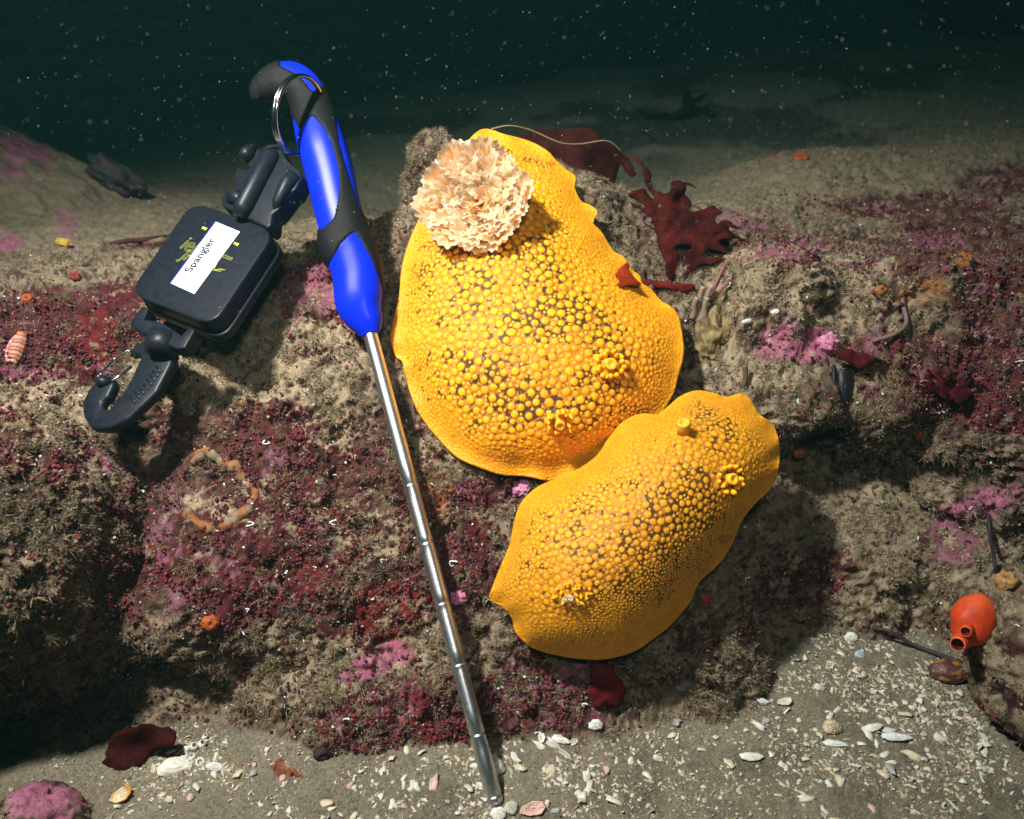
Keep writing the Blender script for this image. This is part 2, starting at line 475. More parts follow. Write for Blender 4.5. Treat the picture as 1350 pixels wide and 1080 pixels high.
# ---- seabed sheet: rock ledge and sand in one ground
Pg = P0.reshape(shp + (3,))
Ng = normals_grid(Pg)
if Ng[..., 2].mean() < 0: Ng = -Ng
N0 = Ng.reshape(-1, 3)
under = inside(px_, py_, shrink(SLUG_A, .96)) | inside(px_, py_, shrink(SLUG_B, .96))
amp = isrock * (1 - .55 * sm(ys, .64, .8) * (1 - .6 * sm(xs, .1, .3)))
amp = amp * np.where(under, .35, 1.0)
Ptop = P0.copy()
Prk = roughen(P0, N0, amp)
# overhanging lips: push the face out above, in below
def push(P, c, r, v):
    q = np.linalg.norm((P - np.asarray(c)) / np.asarray(r), axis=1)
    return P + np.exp(-q * q)[:, None] * np.asarray(v)
LIPS = [(W(230, 770, .53), (.06, .05, .045), (0, -.045, 0)), (W(270, 885, .53), (.06, .05, .018), (0, .006, .0)), (W(180, 880, .53), (.05, .05, .03), (0, .008, 0)),
        (W(1110, 500, .58), (.11, .05, .025), (0, -.028, -.004)), (W(1130, 590, .60), (.08, .06, .03), (0, .045, -.02)),
        (W(1300, 560, .60), (.07, .06, .03), (0, -.02, 0)), (W(850, 905, .52), (.05, .05, .012), (0, .015, 0))]
for c, r, v in LIPS:
    Prk = push(Prk, c, r, v)
Psand = np.stack([xs, ys, sand], 1)
dd = (Prk[:, 2] - sand)
k = .0025
t = np.clip(.5 + .5 * dd / k, 0, 1)
G = np.where((t > .5)[:, None], Prk, Psand)
bl = (np.abs(dd) < k)
G[bl] = mix(Psand[bl], Prk[bl], t[bl][:, None])
rocky = sm(dd, -.001, .003) * (1 - far)
Ng2 = normals_grid(G.reshape(shp + (3,)))
if Ng2[..., 2].mean() < 0: Ng2 = -Ng2
NG = Ng2.reshape(-1, 3)
CG, siltG, mG, pkG = pigments(G, NG, rocky)
ground = obj("seabed", mesh_np("seabed", G, grid_faces(*shp), CG), M_ROCK)
tag(ground, kind="structure")

# ---- separate boulders
_ico = {}
def ico(n):
    if n not in _ico:
        bm = bmesh.new(); bmesh.ops.create_icosphere(bm, subdivisions=n, radius=1.0)
        V = np.array([v.co[:] for v in bm.verts]); Fc = np.array([[v.index for v in f.verts] for f in bm.faces]); bm.free()
        _ico[n] = (V, Fc)
    return _ico[n]

def vnorm(V, Fc):
    n = np.zeros_like(V)
    fn = np.cross(V[Fc[:, 1]] - V[Fc[:, 0]], V[Fc[:, 2]] - V[Fc[:, 0]])
    for c in range(Fc.shape[1]):
        for a in range(3):
            n[:, a] += np.bincount(Fc[:, c], fn[:, a], len(V))
    return norm(n)

tick("ground")
SURF = [(G, NG, rocky, siltG, mG)]
def boulder(name, center, radii, rot, n, seed, label, box=2.4, amp=1.0, rockamp=.18, cut=None):
    V, Fc = ico(n)
    p = np.sign(V) * np.abs(V) ** (2 / box) if box != 2 else V
    p = norm(V) / (np.sum(np.abs(norm(V)) ** box, 1) ** (1 / box))[:, None]
    p = p * (1 + rockamp * fbm(V, 1.3, 3, seed))[:, None]
    R = np.array(Matrix.Rotation(math.radians(rot[2]), 3, 'Z') @ Matrix.Rotation(math.radians(rot[1]), 3, 'Y') @ Matrix.Rotation(math.radians(rot[0]), 3, 'X'))
    P = (p * np.asarray(radii)) @ R.T + np.asarray(center)
    if cut is not None:
        low = np.maximum(0, cut[0] - P[:, 2]); P[:, 1] += cut[1] * low; P[:, 0] += cut[2] * low
    N = vnorm(P, Fc)
    P = roughen(P, N, amp * np.ones(len(P)), seed)
    N = vnorm(P, Fc)
    C, s, m, pk = pigments(P, N, np.ones(len(P)), seed)
    o = obj(name, mesh_np(name, P, Fc, C), M_ROCK)
    tag(o, label, "boulder")
    SURF.append((P, N, np.ones(len(P)), s, m))
    return o

boulder("boulder", W(-28, 905, .50) + np.array([0, .035, .005]), (.088, .080, .155), (0, 0, 10), 8, 3,
        "silt topped boulder at the left edge beside the rock ledge, dark underneath", 2.6, 1.0, .10, cut=(.11, .42, -.02))
boulder("boulder", at_z(-190, 330, .14) + np.array([0, .10, -.03]), (.30, .16, .135), (0, 20, -8), 7, 11,
        "low pink spotted mound of rock behind the sand channel, upper left", 2.2, .8, .12)
boulder("boulder", W(590, 262, .645), (.028, .03, .045), (0, -20, 0), 6, 21,
        "small turf covered rock knob sticking out behind the top of the large yellow slug", 2.2, .9, .15)
boulder("boulder", at_z(45, 1110, .0) , (.028, .028, .026), (0, 0, 0), 6, 25,
        "small round rock coated in lilac crust at the bottom left corner", 2.0, .4, .08)
boulder("boulder", at_z(1300, 590, .10) + np.array([.04, .02, .0]), (.11, .08, .050), (0, 0, 8), 7, 31,
        "dark overhanging rock at the right edge above the orange tunicate", 2.4, 1.2, .15)
boulder("boulder", at_z(1425, 870, .045), (.055, .06, .05), (0, 0, 0), 6, 37,
        "shaded rock at the right edge behind the orange tunicate", 2.4, 1.0, .15)

# visible surface lookup, 2.5 pixel cells
CW, CH = 540, 432
zb = np.full((CH, CW), 9.0); zi = np.full((CH, CW), -1, np.int64)
allP = np.concatenate([s[0] for s in SURF]); allN = np.concatenate([s[1] for s in SURF]); allR = np.concatenate([s[2] for s in SURF])
allS = np.concatenate([s[3] for s in SURF]); allM = np.concatenate([s[4] for s in SURF])
ax, ay, az = proj(allP)
ok = (az > .1) & (ax >= 0) & (ax < 1350) & (ay >= 0) & (ay < 1080)
idx = np.nonzero(ok)[0]
order = idx[np.argsort(-az[idx])]
cx = (ax[order] / 2.5).astype(int); cy = (ay[order] / 2.5).astype(int)
zb[cy, cx] = az[order]; zi[cy, cx] = order
for _ in range(6):
    hole = zi < 0
    for s_, a_ in ((1, 0), (-1, 0), (1, 1), (-1, 1)):
        z2 = np.roll(zi, s_, a_); hh = (zi < 0) & (z2 >= 0)
        zi[hh] = z2[hh]
def hit(px, py):
    """surface point and normal seen at a photograph position"""
    j = int(min(max(px / 2.5, 0), CW - 1)); i = int(min(max(py / 2.5, 0), CH - 1))
    q = zi[i, j]
    if q < 0:
        p = at_z(px, py, 0.1); return p, np.array([0, 0, 1.0]), 1.0
    n = allN[max(zi[max(i - 1, 0), j], 0)] + allN[q] + allN[max(zi[i, max(j - 1, 0)], 0)]
    z = az[q]
    return W(px, py, z), norm(n), z
tick("rocks")
# ------------------------------------------------------------------ yellow sea slugs
def outline_resample(poly, n, smooth=2):
    P = np.array(poly, float)
    # Catmull-Rom then even arc length
    out = []
    m = len(P)
    for i in range(m):
        p0, p1, p2, p3 = P[i - 1], P[i], P[(i + 1) % m], P[(i + 2) % m]
        for t in np.linspace(0, 1, 12, endpoint=False):
            out.append(.5 * ((2 * p1) + (-p0 + p2) * t + (2 * p0 - 5 * p1 + 4 * p2 - p3) * t * t + (-p0 + 3 * p1 - 3 * p2 + p3) * t ** 3))
    out = np.array(out); nx = np.r_[out, out[:1]]
    s = np.r_[0, np.cumsum(np.linalg.norm(np.diff(nx, axis=0), axis=1))]
    q = np.linspace(0, s[-1], n, endpoint=False)
    o = np.stack([np.interp(q, s, nx[:, 0]), np.interp(q, s, nx[:, 1])], 1)
    for _ in range(smooth):
        o = .5 * o + .25 * (np.roll(o, 1, 0) + np.roll(o, -1, 0))
    return o

def inflate(poly, step=6.0, pw=.5):
    P = np.array(poly); x0, y0 = P.min(0) - 3 * step; x1, y1 = P.max(0) + 3 * step
    gx = np.arange(x0, x1, step); gy = np.arange(y0, y1, step)
    X, Y = np.meshgrid(gx, gy)
    ins = inside(X, Y, [tuple(p) for p in P])
    Uf = np.zeros(X.shape)
    for _ in range(2600):
        Uf[1:-1, 1:-1] = .25 * (Uf[2:, 1:-1] + Uf[:-2, 1:-1] + Uf[1:-1, 2:] + Uf[1:-1, :-2] + 1)
        Uf[~ins] = 0
    Uf /= Uf.max()
    h = Uf
    def look(px, py):
        fx = np.clip((px - x0) / step, 0, len(gx) - 1.001); fy = np.clip((py - y0) / step, 0, len(gy) - 1.001)
        i = fx.astype(int); j = fy.astype(int); a = fx - i; b = fy - j
        v = (h[j, i] * (1 - a) + h[j, i + 1] * a) * (1 - b) + (h[j + 1, i] * (1 - a) + h[j + 1, i + 1] * a) * b
        return np.clip(v, 0, 1)
    return look

def edge_dist(px, py, poly):
    P = np.asarray(poly); d = np.full(px.shape, 1e9)
    for i in range(len(P)):
        d = np.minimum(d, (px - P[i, 0]) ** 2 + (py - P[i, 1]) ** 2)
    return np.sqrt(d)

def build_slug(name, poly, centre, H, rings, nang, seed, style, label, base_off=-.006, tilt=(0, 0), dark_spots=None, rh=()):
    ol = outline_resample(poly, nang, 3)
    look = inflate(outline_resample(poly, 240, 0))
    c = np.array(centre, float)
    tt = 1 - (1 - np.linspace(0.004, 1, rings)) ** 1.08
    pts = c + tt[:, None, None] * (ol[None] - c)
    X, Y = pts[..., 0], pts[..., 1]
    ed = edge_dist(X.ravel(), Y.ravel(), ol[::3]).reshape(X.shape)
    uf = look(X, Y)
    mg = style["margin"](X, Y)
    q_ = (uf - mg) / (1 - mg)
    q_ = .5 * (q_ + np.sqrt(q_ ** 2 + .10 ** 2))
    hh = H * q_ ** style.get("pw", .72)
    P3 = W(X, Y, facezd(Y) + base_off + tilt[0] * (X - c[0]) / 1000 + tilt[1] * (Y - c[1]) / 1000)
    # keep the silhouette where the photograph has it: the body rises towards the viewer and slightly along the rock's own normal
    rock_n = norm(np.array([0, -.74, .67]))
    view = norm(CAMP - P3)
    N = norm(view * .93 + rock_n * .07)
    flat = P3.reshape(-1, 3)
    lump = .0022 * fbm(flat, 24, 3, seed).reshape(X.shape) * sm(ed, 5, 60)
    fr = .0018 * np.sin(np.arange(nang) / nang * 2 * np.pi * 19 + 3 * np.sin(np.arange(nang) / nang * 2 * np.pi * 4))[None] * np.exp(-ed / 14)
    P3 = P3 + N * (hh + lump + fr + .0015)[..., None]
    # local swellings for tentacle bases
    for (rx, ry, rr, hgt) in rh:
        q = np.sqrt((X - rx) ** 2 + (Y - ry) ** 2) / rr
        P3 = P3 + N * (hgt * np.exp(-q * q))[..., None]
    # underside: edge rolls round and back in
    rolls = []
    inv = norm(P3[-1] - P3[-12])
    NE = N[-1]
    for k_, (o_, dn) in enumerate(((.0006, -.0004), (.0008, -.0012), (.0004, -.0022), (-.002, -.003), (-.008, -.006), (-.03, -.014))):
        rolls.append(P3[-1] + inv * o_ + NE * dn)
    A = np.concatenate([P3, np.array(rolls)], 0)
    nr = A.shape[0]
    Nn = normals_grid(A)
    if np.sum(Nn[rings // 2] * N[rings // 2]) < 0: Nn = -Nn
    V = A.reshape(-1, 3).copy(); VN = Nn.reshape(-1, 3)
    EDv = np.concatenate([ed, np.zeros((6, nang))], 0).ravel()
    PXv = np.concatenate([X, np.repeat(X[-1:], 6, 0)], 0).ravel(); PYv = np.concatenate([Y, np.repeat(Y[-1:], 6, 0)], 0).ravel()
    top = np.zeros(len(V), bool); top[:rings * nang] = True
    rnd = np.random.default_rng(seed); tick("slug surf")
    # ---- tubercles by dart throwing over the skin
    rbig, rsmall = style["r"]
    cell = .0032
    K = np.floor(V / cell).astype(np.int64) + 2000
    key = (K[:, 0] * 4001 + K[:, 1]) * 4001 + K[:, 2]
    od = np.argsort(key, kind='stable'); ks = key[od]
    def gather(p):
        k0 = np.floor(p / cell).astype(np.int64) + 2000
        res = []
        for a in (-1, 0, 1):
            for b in (-1, 0, 1):
                base = ((k0[0] + a) * 4001 + k0[1] + b) * 4001 + k0[2]
                lo = np.searchsorted(ks, base - 1, 'left'); hi = np.searchsorted(ks, base + 1, 'right')
                res.append(od[lo:hi])
        return np.concatenate(res)
    # area-fair candidates
    du = np.linalg.norm(np.gradient(A, axis=0), axis=-1) * np.linalg.norm(np.gradient(A, axis=1), axis=-1)
    wgt = du.ravel() * top
    cdf = np.cumsum(wgt / wgt.sum())
    cand = np.searchsorted(cdf, rnd.random(style["tries"]))
    cand = np.clip(cand, 0, len(V) - 1)
    centreness = sm(EDv, 6, style["ramp"])
    if "flank" in style:
        centreness = centreness * style["flank"](PXv, PYv)
    grid = {}
    cs, rs = [], []
    ncand = len(cand)
    for n_, ci in enumerate(cand):
        f = n_ / ncand
        rmax = rsmall + (rbig - rsmall) * centreness[ci]
        if f < .12: r = rmax * (.85 + .2 * rnd.random())
        elif f < .4: r = rmax * (.55 + .3 * rnd.random())
        else: r = rmax * (.32 + .25 * rnd.random())
        r = max(r, .00058)
        if style["even"] and f < .4: r = rmax * (.72 + .3 * rnd.random())
        p = V[ci]; k0 = tuple((p // .0064).astype(int)); okk = True
        for a in (-1, 0, 1):
            for b in (-1, 0, 1):
                for c_ in (-1, 0, 1):
                    for (q, rq) in grid.get((k0[0] + a, k0[1] + b, k0[2] + c_), ()):
                        dx = q[0] - p[0]; dy = q[1] - p[1]; dz = q[2] - p[2]; s_ = (rq + r) * style["gap"]
                        if dx * dx + dy * dy + dz * dz < s_ * s_:
                            okk = False; break
                    if not okk: break
                if not okk: break
            if not okk: break
        if okk:
            grid.setdefault(k0, []).append((p, r)); cs.append(ci); rs.append(r)
    tick("darts")
    tub = np.zeros(len(V)); lift = np.zeros(len(V)); tone = np.zeros(len(V))
    for ci, r in zip(cs, rs):
        g = gather(V[ci]); dist = np.linalg.norm(V[g] - V[ci], axis=1) / r
        mk = dist < 1.25; g = g[mk]; dist = dist[mk]
        prof = np.clip(1 - dist ** 2.2, 0, 1) ** .72
        hgt = r * style["tall"] * prof
        lift[g] = np.maximum(lift[g], hgt)
        tn_ = rnd.random()
        tv = sm(1.10 - dist, 0, .5)
        b = tv > tub[g]
        tone[g[b]] = tn_
        tub[g] = np.maximum(tub[g], tv)
    V = V + VN * lift[:, None]
    print(name, "tubercles", len(cs))
    # ---- pigment
    skin = np.tile(np.array(style["skin"]), (len(V), 1))
    n1 = fbm(V, 60, 3, seed + 5); n2 = fbm(V, 260, 3, seed + 9); n3 = fbm(V, 900, 2, seed + 2)
    Cc = skin * (1 + .25 * n2)[:, None]
    dk = blot(PXv, PYv, n1 * .8 + n2 * .9, dark_spots, .5)
    dk = sm(dk + .6 * n2 + .25 * n1, .66, .92)
    dk = dk * sm(n3 + .8 * n2 + .4, -.1, .35)
    brown = blot(PXv, PYv, n1, [(a, b, rx * 1.6, ry * 1.6, g_, s_) for (a, b, rx, ry, g_, s_) in dark_spots], .9)
    Cc = mixc(Cc, style["brown"], brown * .32)
    Cc = mixc(Cc, (.050, .022, .010), dk * .92)
    # scattered single flecks
    fl = sm(fbm(V, 420, 2, seed + 40) + .35 * n1, .70, .84) * sm(EDv, 12, 40)
    Cc = mixc(Cc, (.03, .016, .01), fl * .8)
    tc_ = np.array(style["tub"])[None] * (1 + .24 * (tone - .5)[:, None] + .16 * n1[:, None])
    Cc = mix(Cc, tc_, (tub * (1 - .35 * sm(.9 - tub, 0, .9)))[:, None])
    margin = np.exp(-EDv / 9)
    Cc = mixc(Cc, (.88, .36, .010), margin * .5)
    me = mesh_np(name + "_body", V, grid_faces(nr, nang, True)[:, ::-1] if False else grid_faces(nr, nang, True), np.clip(Cc, 0, 1))
    # close the small hole in the middle
    root = empty(name, V[:nang].mean(0), label, "sea slug")
    body = obj("mantle", me, M_SLUG, root)
    def at(px, py):
        j = np.argmin(np.where(top, (PXv - px) ** 2 + (PYv - py) ** 2, 1e9)); return A.reshape(-1, 3)[j], VN[j]
    return root, body, at

A_DARK = [(700, 355, 34, 30, 0, .95), (620, 372, 28, 14, 0, .7), (575, 345, 30, 40, 20, .55), (660, 345, 20, 16, 0, .6), (725, 420, 40, 34, 30, .8), (580, 395, 22, 18, 0, .6), (560, 300, 16, 22, 0, .5),
          (670, 500, 40, 34, 30, .85), (700, 530, 26, 22, 0, .8), (780, 440, 34, 26, 30, .7), (790, 505, 26, 16, 0, .6), (585, 420, 34, 22, 30, .4), (650, 420, 24, 20, 0, .35), (790, 545, 34, 16, 0, .6),
          (740, 370, 22, 18, 0, .5), (700, 210, 12, 7, 0, .9), (665, 205, 8, 5, 0, .9), (718, 220, 8, 4, 0, .8), (600, 480, 40, 34, 0, .4), (645, 545, 30, 18, 0, .4), (715, 450, 28, 30, 0, .6), (545, 380, 10, 30, 0, .4)]
B_DARK = [(900, 660, 60, 36, -30, .95), (870, 690, 60, 30, -30, .9), (800, 700, 50, 24, -30, .6), (860, 630, 40, 20, -20, .5), (770, 740, 60, 24, -20, .5), (850, 770, 60, 24, -20, .8), (930, 690, 30, 30, -30, .8),
          (925, 545, 16, 8, 20, .9), (950, 560, 14, 6, 20, .8), (940, 590, 30, 16, 20, .5), (760, 680, 34, 14, -20, .35), (900, 740, 40, 24, -40, .8), (720, 700, 20, 14, 0, .3), (820, 790, 40, 14, -10, .6)]
slugA, bodyA, atA = build_slug("sea_slug", SLUG_A, (705, 430), .040, 205, 960, 41,
    dict(r=(.00285, .0010), tries=75000, ramp=70, gap=1.0, tall=.34, even=False, skin=(.70, .26, .014), brown=(.26, .11, .035), tub=(.92, .40, .006), margin=lambda x, y: .08 + .08 * sm(-(x - 705) + .9 * (y - 430), 0, 160)),
    "large bright yellow warty sea slug with frilly cream gills on top of the rock",
    dark_spots=[(a, b, rx * 1.1, ry * 1.1, g, min(1, s * 1.12)) for a, b, rx, ry, g, s in A_DARK], rh=((803, 482, 14, .005), (737, 556, 12, .005), (632, 262, 40, .002)))
def flankB(px, py):
    # the low side below the back carries only fine grain
    d_ = (py - 838) + (px - 690) * .62
    return 1 - .92 * sm(d_, -12, 22)
slugB, bodyB, atB = build_slug("sea_slug", SLUG_B, (845, 690), .056, 195, 900, 57,
    dict(r=(.0024, .0009), tries=60000, ramp=60, gap=.97, tall=.30, even=True, skin=(.52, .205, .012), brown=(.26, .12, .04), tub=(.74, .315, .007), flank=flankB, margin=lambda x, y: .03 + 0 * x, pw=.60),
    "smaller orange yellow sea slug with flat packed warts, lying below the large yellow slug",
    base_off=-.010, dark_spots=B_DARK, rh=((902, 566, 13, .003), (962, 634, 12, .003), (750, 785, 22, .003)))
tick("slugs")
# ------------------------------------------------------------------ dive gear
M_BLUE = simple("blue_plastic", (.004, .020, .62), rough=.30, spec=.10, noise=.08, scale=90)
M_RUB = simple("black_rubber", (.007, .007, .008), rough=.62, spec=.14, noise=.35, scale=500, bump=.00012)
M_BLK = simple("black_nylon", (.009, .011, .018), rough=.42, spec=.24, noise=.3, scale=260, bump=.00008)
M_STEEL = simple("steel", (.66, .67, .69), rough=.36, metal=1.0, spec=.5, noise=.22, scale=700, bump=.00004)
M_CHROME = simple("chrome_wire", (.62, .64, .66), rough=.16, metal=1.0, noise=.1)
M_LABEL = simple("white_label", (.80, .80, .84), rough=.45, noise=.04, scale=120)
M_INK = simple("ink", (.015, .015, .05), rough=.6, noise=.1)
M_PRINT = simple("yellow_green_print", (.62, .72, .09), rough=.6, noise=.15)
M_EDGE = simple("blue_label_edge", (.03, .02, .75), rough=.5, noise=.05)

def catmull(P, n):
    P = np.asarray(P, float); m = len(P)
    Q = np.vstack([2 * P[0] - P[1], P, 2 * P[-1] - P[-2]])
    t = np.linspace(0, m - 1 - 1e-9, n); i = t.astype(int); f = (t - i)[:, None]
    p0, p1, p2, p3 = Q[i], Q[i + 1], Q[i + 2], Q[i + 3]
    return .5 * ((2 * p1) + (-p0 + p2) * f + (2 * p0 - 5 * p1 + 4 * p2 - p3) * f ** 2 + (-p0 + 3 * p1 - 3 * p2 + p3) * f ** 3)

def sweep(path, rad, nseg=16, flat=1.0, ref=None, caps=True, power=2.0):
    """tube along a path; flat squashes it along the second axis; returns V, F (quads), ring shape"""
    path = np.asarray(path, float); n = len(path)
    rad = np.broadcast_to(np.asarray(rad, float), (n,))
    T = norm(np.gradient(path, axis=0))
    for k in range(1, n):
        if T[k] @ T[k - 1] < 0: T[k] = -T[k]
    r0 = np.array(ref if ref is not None else (-F_), float)
    A = []; a = None
    for k in range(n):
        if ref is not None:
            e2 = r0 - T[k] * (r0 @ T[k])
        else:
            e2 = (r0 if a is None else a) - T[k] * ((r0 if a is None else a) @ T[k])
        a = e2 / (np.linalg.norm(e2) + 1e-12); A.append(a)
    A = np.array(A); B = np.cross(T, A)
    th = np.linspace(0, 2 * np.pi, nseg, endpoint=False)
    c = np.sign(np.cos(th)) * np.abs(np.cos(th)) ** (2 / power); s = np.sign(np.sin(th)) * np.abs(np.sin(th)) ** (2 / power)
    V = path[:, None] + rad[:, None, None] * (c[None, :, None] * A[:, None] * flat + s[None, :, None] * B[:, None])
    V = V.reshape(-1, 3); Fq = grid_faces(n, nseg, True)
    if caps:
        V = np.vstack([V, path[0], path[-1]])
        c0, c1 = len(V) - 2, len(V) - 1
        j = np.arange(nseg); j2 = (j + 1) % nseg
        Fq = np.vstack([Fq, np.stack([j2, j, np.full(nseg, c0), np.full(nseg, c0)], 1)[:, [0, 1, 2, 2]], np.stack([(n - 1) * nseg + j, (n - 1) * nseg + j2, np.full(nseg, c1), np.full(nseg, c1)], 1)])
    return V, Fq

def quads_to_mesh(name, V, Fq, colors=None, smooth=True):
    """from_pydata for small meshes (repeated corners become triangles)"""
    fs = []
    for f in np.asarray(Fq).tolist():
        g = []
        for v in f:
            if v not in g: g.append(v)
        if len(g) > 2: fs.append(g)
    me = bpy.data.meshes.new(name); me.from_pydata([tuple(v) for v in V], [], fs)
    if smooth: me.polygons.foreach_set("use_smooth", [True] * len(me.polygons))
    if colors is not None:
        at = me.attributes.new("pigment", 'FLOAT_COLOR', 'POINT')
        c = np.ones((len(V), 4), np.float32); c[:, :3] = colors
        at.data.foreach_set("color", c.ravel())
    me.update()
    return me

def tube(name, path, rad, mat, parent=None, nseg=14, colors=None, **k):
    V, Fq = sweep(path, rad, nseg, **k)
    cc = None if colors is None else np.tile(np.array(colors), (len(V), 1))
    return obj(name, quads_to_mesh(name, V, Fq, cc), mat, parent)

class Plane:
    def __init__(s, px, py, zd, tx, ty):
        """tilted plane: n leans by tx to the right and ty up in the view"""
        s.o = W(px, py, zd); s.n = norm(-F_ + tx * R_ + ty * U_)
    def at(s, px, py, w=0.0):
        d = F_ + (px - 675) / FPX * R_ + (540 - py) / FPX * U_
        t = ((s.o - CAMP) @ s.n) / (d @ s.n)
        return CAMP + d * t + s.n * w

def slab(name, pts, plane, thick, bevel, mat, parent, w=0.0, seg=3):
    bm = bmesh.new()
    vs = [bm.verts.new(tuple(plane.at(x, y, w))) for x, y in pts]
    f = bm.faces.new(vs)
    f.normal_update()
    if f.normal.dot(Vector(plane.n)) < 0: f.normal_flip()
    r = bmesh.ops.extrude_face_region(bm, geom=[f])
    nv = [g for g in r['geom'] if isinstance(g, bmesh.types.BMVert)]
    bmesh.ops.translate(bm, verts=nv, vec=Vector(plane.n) * -thick)
    bmesh.ops.recalc_face_normals(bm, faces=bm.faces)
    if bevel:
        bmesh.ops.bevel(bm, geom=[e for e in bm.edges], offset=bevel, segments=seg, profile=.5, affect='EDGES', clamp_overlap=True)
    me = bpy.data.meshes.new(name); bm.to_mesh(me); bm.free()
    for p in me.polygons: p.use_smooth = True
    me.set_sharp_from_angle(angle=math.radians(38))
    return obj(name, me, mat, parent)

def text(name, s, p, xd, up, size, mat, parent, outline=0.0, align='CENTER'):
    cu = bpy.data.curves.new(name, 'FONT'); cu.body = s; cu.size = size; cu.align_x = align; cu.align_y = 'CENTER'
    if outline:
        cu.fill_mode = 'NONE'; cu.bevel_depth = outline; cu.bevel_resolution = 0
    else:
        cu.extrude = .00004; cu.offset = size * .018
    tmp = bpy.data.objects.new(name, cu); COL.objects.link(tmp)
    xd = norm(xd); n = norm(np.cross(xd, up)); yd = np.cross(n, xd)
    me = bpy.data.meshes.new_from_object(tmp.evaluated_get(bpy.context.evaluated_depsgraph_get()))
    bpy.data.objects.remove(tmp)
    M = Matrix(((xd[0], yd[0], n[0], p[0]), (xd[1], yd[1], n[1], p[1]), (xd[2], yd[2], n[2], p[2]), (0, 0, 0, 1)))
    me.transform(M); me.name = name
    return obj(name, me, mat, parent)

# ---- pointer stick: steel rod and blue handle with black rubber
TIP = W(655, 1064, .4655); TOPR = W(487, 436, .535)
stick = empty("pointer_stick", TIP, "steel pointer stick with a blue and black handle leaning against the rock", "pointer stick")
ax_ = norm(TOPR - TIP); Ls = np.linalg.norm(TOPR - TIP)
ts, rs_ = [], []
R0 = .00445
marks = []
for mx_, my_ in ((643, 1049), (627, 968), (600, 877), (580, 795), (561, 716), (545, 640)):
    f = np.linspace(0, 1, 400); q = TIP + ax_ * (f * Ls)[:, None]; qx, qy, _ = proj(q)
    marks.append(f[np.argmin(np.abs(qy - my_))] * Ls)
prof = [(0, .0006), (.0006, .0022), (.0016, R0 - .0008), (.003, R0)]
for m_ in sorted(marks):
    prof += [(m_ - .0011, R0), (m_ - .0006, R0 + .00022), (m_ - .0001, R0 - .0004), (m_ + .0005, R0 - .0004), (m_ + .0010, R0)]
for q in np.linspace(.03, Ls, 24):
    if min(abs(q - m_) for m_ in marks) > .003: prof.append((q, R0))
prof.append((Ls + .012, R0)); prof.sort()
tube("rod", np.array([TIP + ax_ * a for a, b in prof]), [b for a, b in prof], M_STEEL, stick, nseg=36)
HP = [(489, 442, 11.5), (484, 427, 21), (474, 402, 30), (471.5, 365, 31.5), (465, 340, 33), (456, 322, 34.5), (452, 300, 30.5), (444, 270, 30.5), (434, 225, 31.5), (425, 193, 32), (416, 162, 29),
      (410, 138, 26), (400, 118, 25), (384, 109, 27), (364, 111, 25), (346, 118, 17), (334, 126, 7), (331, 127, 2)]
hz = lambda y: .535 + (440 - y) / 330 * .038
Hpath = catmull([W(x, y_, hz(y_)) for x, y_, r in HP], 260)
Hr = np.interp(np.linspace(0, 1, 260), np.linspace(0, 1, len(HP)), [r * .56 / FPX for x, y_, r in HP])
Hr = np.maximum(np.convolve(np.pad(Hr, 5, mode='edge'), np.ones(11) / 11, 'valid'), .0006)
nsg = 120
V, Fq = sweep(Hpath, Hr, nsg, flat=.82, caps=True, power=2.5)
hx, hy, hzz = proj(V)
BL = [[(466, 305), (475, 316), (488, 340), (501, 369), (508, 400), (506, 450), (440, 450), (436, 415), (430, 387), (434, 348), (450, 321)],
      [(411, 151), (426, 168), (438, 190), (446, 225), (447, 245), (445, 267), (440, 288), (425, 302), (400, 300), (360, 200), (372, 152), (383, 150), (396, 172)],
      [(440, 152), (454, 186), (468, 235), (479, 283), (500, 283), (500, 150), (452, 140)],
      ]
BL[2] = [(440, 152), (447, 190), (461, 239), (473, 274), (479, 284), (500, 284), (500, 150), (452, 140)]
BL.append([(369, 88), (372, 88), (390, 98), (401, 107), (408, 117), (415, 121), (424, 112), (410, 70), (370, 60)])
blue = np.zeros(len(V), bool)
for p_ in BL: blue |= inside(hx, hy, p_)
n_h = len(Hpath)
obj("blue_core", quads_to_mesh("blue_core", V, Fq), M_BLUE, stick)
Hn = norm(V[:n_h * nsg] - np.repeat(Hpath, nsg, 0))
# rubber over-mould: raised shell with a rolled edge
sd = (~blue[:n_h * nsg]).astype(float).reshape(n_h, nsg)
soft = sd.copy()
for _ in range(3):
    soft = (soft + np.roll(soft, 1, 1) + np.roll(soft, -1, 1) + np.vstack([soft[:1], soft[:-1]]) + np.vstack([soft[1:], soft[-1:]])) / 5
lift = (sm(soft, .35, .95) * .0012 - .0002).ravel()
VR = V[:n_h * nsg] + Hn * lift[:, None]
VR = np.vstack([VR, V[-2:]])
Fm = soft.ravel()[np.clip(Fq, 0, n_h * nsg - 1)].min(1) > .30
obj("rubber_grip", quads_to_mesh("rubber_grip", VR, Fq[Fm]), M_RUB, stick)

